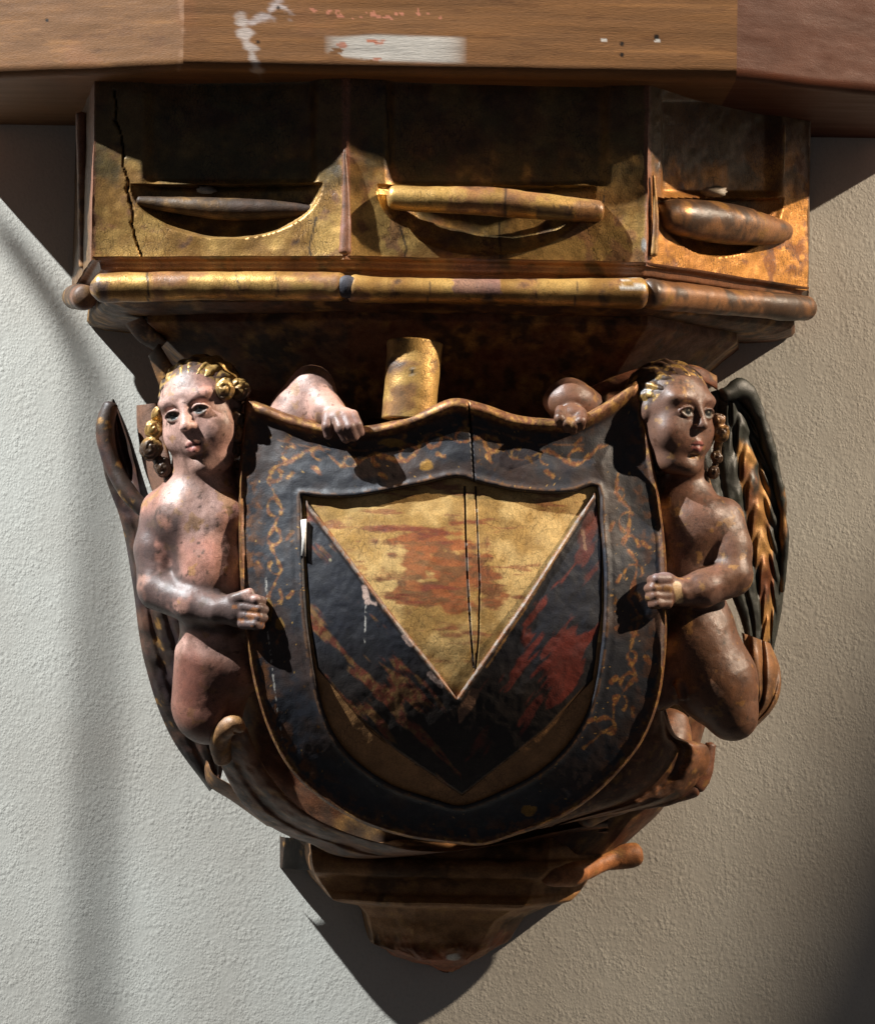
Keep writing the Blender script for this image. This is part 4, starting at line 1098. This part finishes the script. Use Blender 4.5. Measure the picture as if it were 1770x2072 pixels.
c, g = head_paint(V, c, g, RL, cL, sL, 111)
pl = [(318, 1040), (312, 1110), (318, 1190), (380, 1225), (450, 1238), (510, 1238)]
d, _ = pld(u, v, pl); k = ss(58, 40, d) * (V[:, 1] > 375) * ss(.25, .45, fbm(V, 40, 3, 112)) * ss(1000, 1060, v); c = mix(c, lin(74, 62, 60), k * .85)
k = ss(40, 15, np.abs(v - 862)) * (u > 640) * (V[:, 1] > 500); c = mix(c, lin(98, 74, 68), k * .8)
k = ss(.6, .66, fbm(V, 16, 3, 113)) * (u > 470) * (v > 1225) * (v < 1275); c = mix(c, lin(150, 95, 55), k * .8)
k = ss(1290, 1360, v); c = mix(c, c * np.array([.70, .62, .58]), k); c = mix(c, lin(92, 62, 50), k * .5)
k = ss(1.2, .8, np.hypot((u - 385) / 25, (v - 1370) / 60)) * .5; c = mix(c, lin(125, 75, 62), k)
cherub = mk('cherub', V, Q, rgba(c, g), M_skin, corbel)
cherub['label'] = 'pale pink cherub with golden curls on the left of the shield'
haircap(RL, cL, sL, 130, cherub, lin(96, 72, 58), .8)
curls('hair', [(322, 838, 440, 15, 0), (312, 868, 440, 19, 1), (306, 908, 440, 22, 2.5), (330, 946, 440, 19, 4), (344, 966, 430, 12, 0)], 115, cherub)
curls('hair', [(455, 788, 500, 20, 1), (484, 790, 470, 22, 3)], 116, cherub)
curls('hair', [(474, 846, 470, 18, 5), (480, 880, 465, 16, 0), (474, 910, 460, 15, 2)], 117, cherub, BOLE * 1.5)

# ---- right cherub
lo0 = np.array([W(1080, 900, 200)[0] - 10, 190, W(600, 1515, 300)[2] - 20]); hi0 = np.array([W(1545, 900, 560)[0] + 10, 690, W(600, 728, 300)[2] + 10])
vol = Vol(lo0, hi0, 2.5)
sR = 84.; RR = rotm(40, 2, -3); cR = w3(1410, 832, 498) - RR @ (np.array([0, .03, .80]) * sR)
head(vol, RR, cR, sR)
chain(vol, [(1382, 955, 400, 50), (1385, 1010, 400, 60)], 20)
BO = 34
vol.ell(w3(1390, 1075, 385), [88, 74, 92], 26); vol.ell(w3(1385, 1170, 375), [84, 72, 90], 26); vol.ell(w3(1400, 1255, 375), [78, 70, 66], 26)
vol.ell(w3(1430, 1060, 420), [50, 30, 44], 26)
chain(vol, [(1405, 1300, 375, 88), (1450, 1385, 378, 82), (1478, 1440, 385, 56)], 22); vol.ell(w3(1484, 1462, 385), [42, 44, 34], 14)
chain(vol, [(1350, 1330, 380, 60), (1330, 1400, 380, 40)], 20)
chain(vol, [(1376, 1388, 430, 13), (1380, 1410, 434, 9)], 6)
chain(vol, [(1462, 1050, 385, 44), (1476, 1110, 408, 43), (1482, 1160, 425, 40)], 14)
chain(vol, [(1480, 1168, 430, 40), (1420, 1192, 460, 36), (1380, 1198, 475, 29)], 12)
BO = 0
vol.ell(w3(1344, 1194, 522), [34, 26, 36], 12)
for (a, l) in ((1172, 1318), (1189, 1312), (1206, 1314), (1221, 1320)):
    chain(vol, [(1350, a, 540, 11.5), (l + 10, a, 552, 11), (l, a + 2, 538, 10)], 3)
# far arm, a short sleeve-like stump with a fist over the top edge
chain(vol, [(1360, 1020, 350, 44), (1240, 900, 390, 50), (1170, 835, 440, 52), (1152, 808, 470, 44)], 20)
vol.ell(w3(1152, 812, 470), [54, 44, 38], 10)
vol.ell(w3(1158, 840, 525), [30, 28, 22], 10)
for (x, y) in ((1132, 846), (1146, 856), (1160, 860), (1174, 852)):
    chain(vol, [(x + 2, y - 16, 540, 11), (x, y, 560, 11), (x, y + 10, 552, 9.5)], 3)
V, Q = vol.mesh(); V = V + (fbm(V, 30, 3, 19) - .5)[:, None] * np.array([1.5, 3, 1.5])
c, g = flesh(V, 120, 1.0); u, v = PX(V)  # skin mixed to darker brown to stand for the shade on this cherub
c, g = head_paint(V, c, g, RR, cR, sR, 121)
d, _ = pld(u, v, [(1370, 1185), (1374, 1215)]); k = ss(9, 6, d + 6 * (fbm(V, 10, 2, 3) - .5)) * (V[:, 1] > 480); c = mix(c, lin(190, 160, 120), k)
k = ss(30, 12, np.hypot(u - 1340, v - 1160)) * (V[:, 1] > 500); c = mix(c, lin(130, 110, 110), k * .6)
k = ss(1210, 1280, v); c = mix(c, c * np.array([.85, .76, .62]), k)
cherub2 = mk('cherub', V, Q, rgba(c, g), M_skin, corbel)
cherub2['label'] = 'cherub on the right of the shield, shade painted in as brown, turning its face outward'
haircap(RR, cR, sR, 131, cherub2, lin(74, 54, 42), .3)
curls('hair', [(1452, 850, 450, 14, 0), (1458, 876, 450, 18, 2), (1450, 925, 430, 13, 3), (1444, 955, 430, 12, 3)], 125, cherub2, GOLDD)
curls('hair', [(1316, 880, 430, 20, 2), (1325, 915, 430, 19, 1), (1340, 945, 430, 15, 1)], 126, cherub2, BROWN)

# ------------------------------------------------------------------ off to the side: unseen bars added to throw two soft shadows on the wall
def shadow_bar(name, label, cat, pts, L, t, width, mat_col):
    """bar standing in the path of a lamp; pts are where its shadow falls on the wall"""
    q0 = np.array([W(u, v, 0.0) for u, v in pts]); lp = np.array([L.location.x, -L.location.y, L.location.z]) / S
    q = q0 + (lp - q0) * t
    cv = bpy.data.meshes.new(name); n = 10; V = []; Q = []
    for k, p in enumerate(q):
        for a in np.linspace(0, 2 * math.pi, n, endpoint=False): V.append([p[0] + width * math.cos(a), p[1] + .2 * width * math.sin(a), p[2]])
    V = np.array(V); o = mk(name, V, [gq(len(q), n, cm=True), np.array([np.arange(n)]), np.array([np.arange(n)[::-1] + (len(q) - 1) * n])], rgba(np.tile(mat_col, (len(V), 1)), 0), M_wood)
    tag(o, label, cat); return o


shadow_bar('added_stripe_caster', 'unseen dark bent bar added to cast the soft stripe on the wall left of the bracket', 'added_stripe_caster', [(-20, 430), (60, 540), (140, 660), (192, 790), (200, 1000), (196, 1500), (186, 2300)], LA, .36, 17, DARK)
shadow_bar('added_shadow_caster', 'unseen dark leaning bar added to cast the soft shadow on the lower right of the wall', 'added_shadow_caster', [(2300, 900), (2085, 1400), (1835, 2072), (1660, 2500)], LB, .55, 150, DARK)
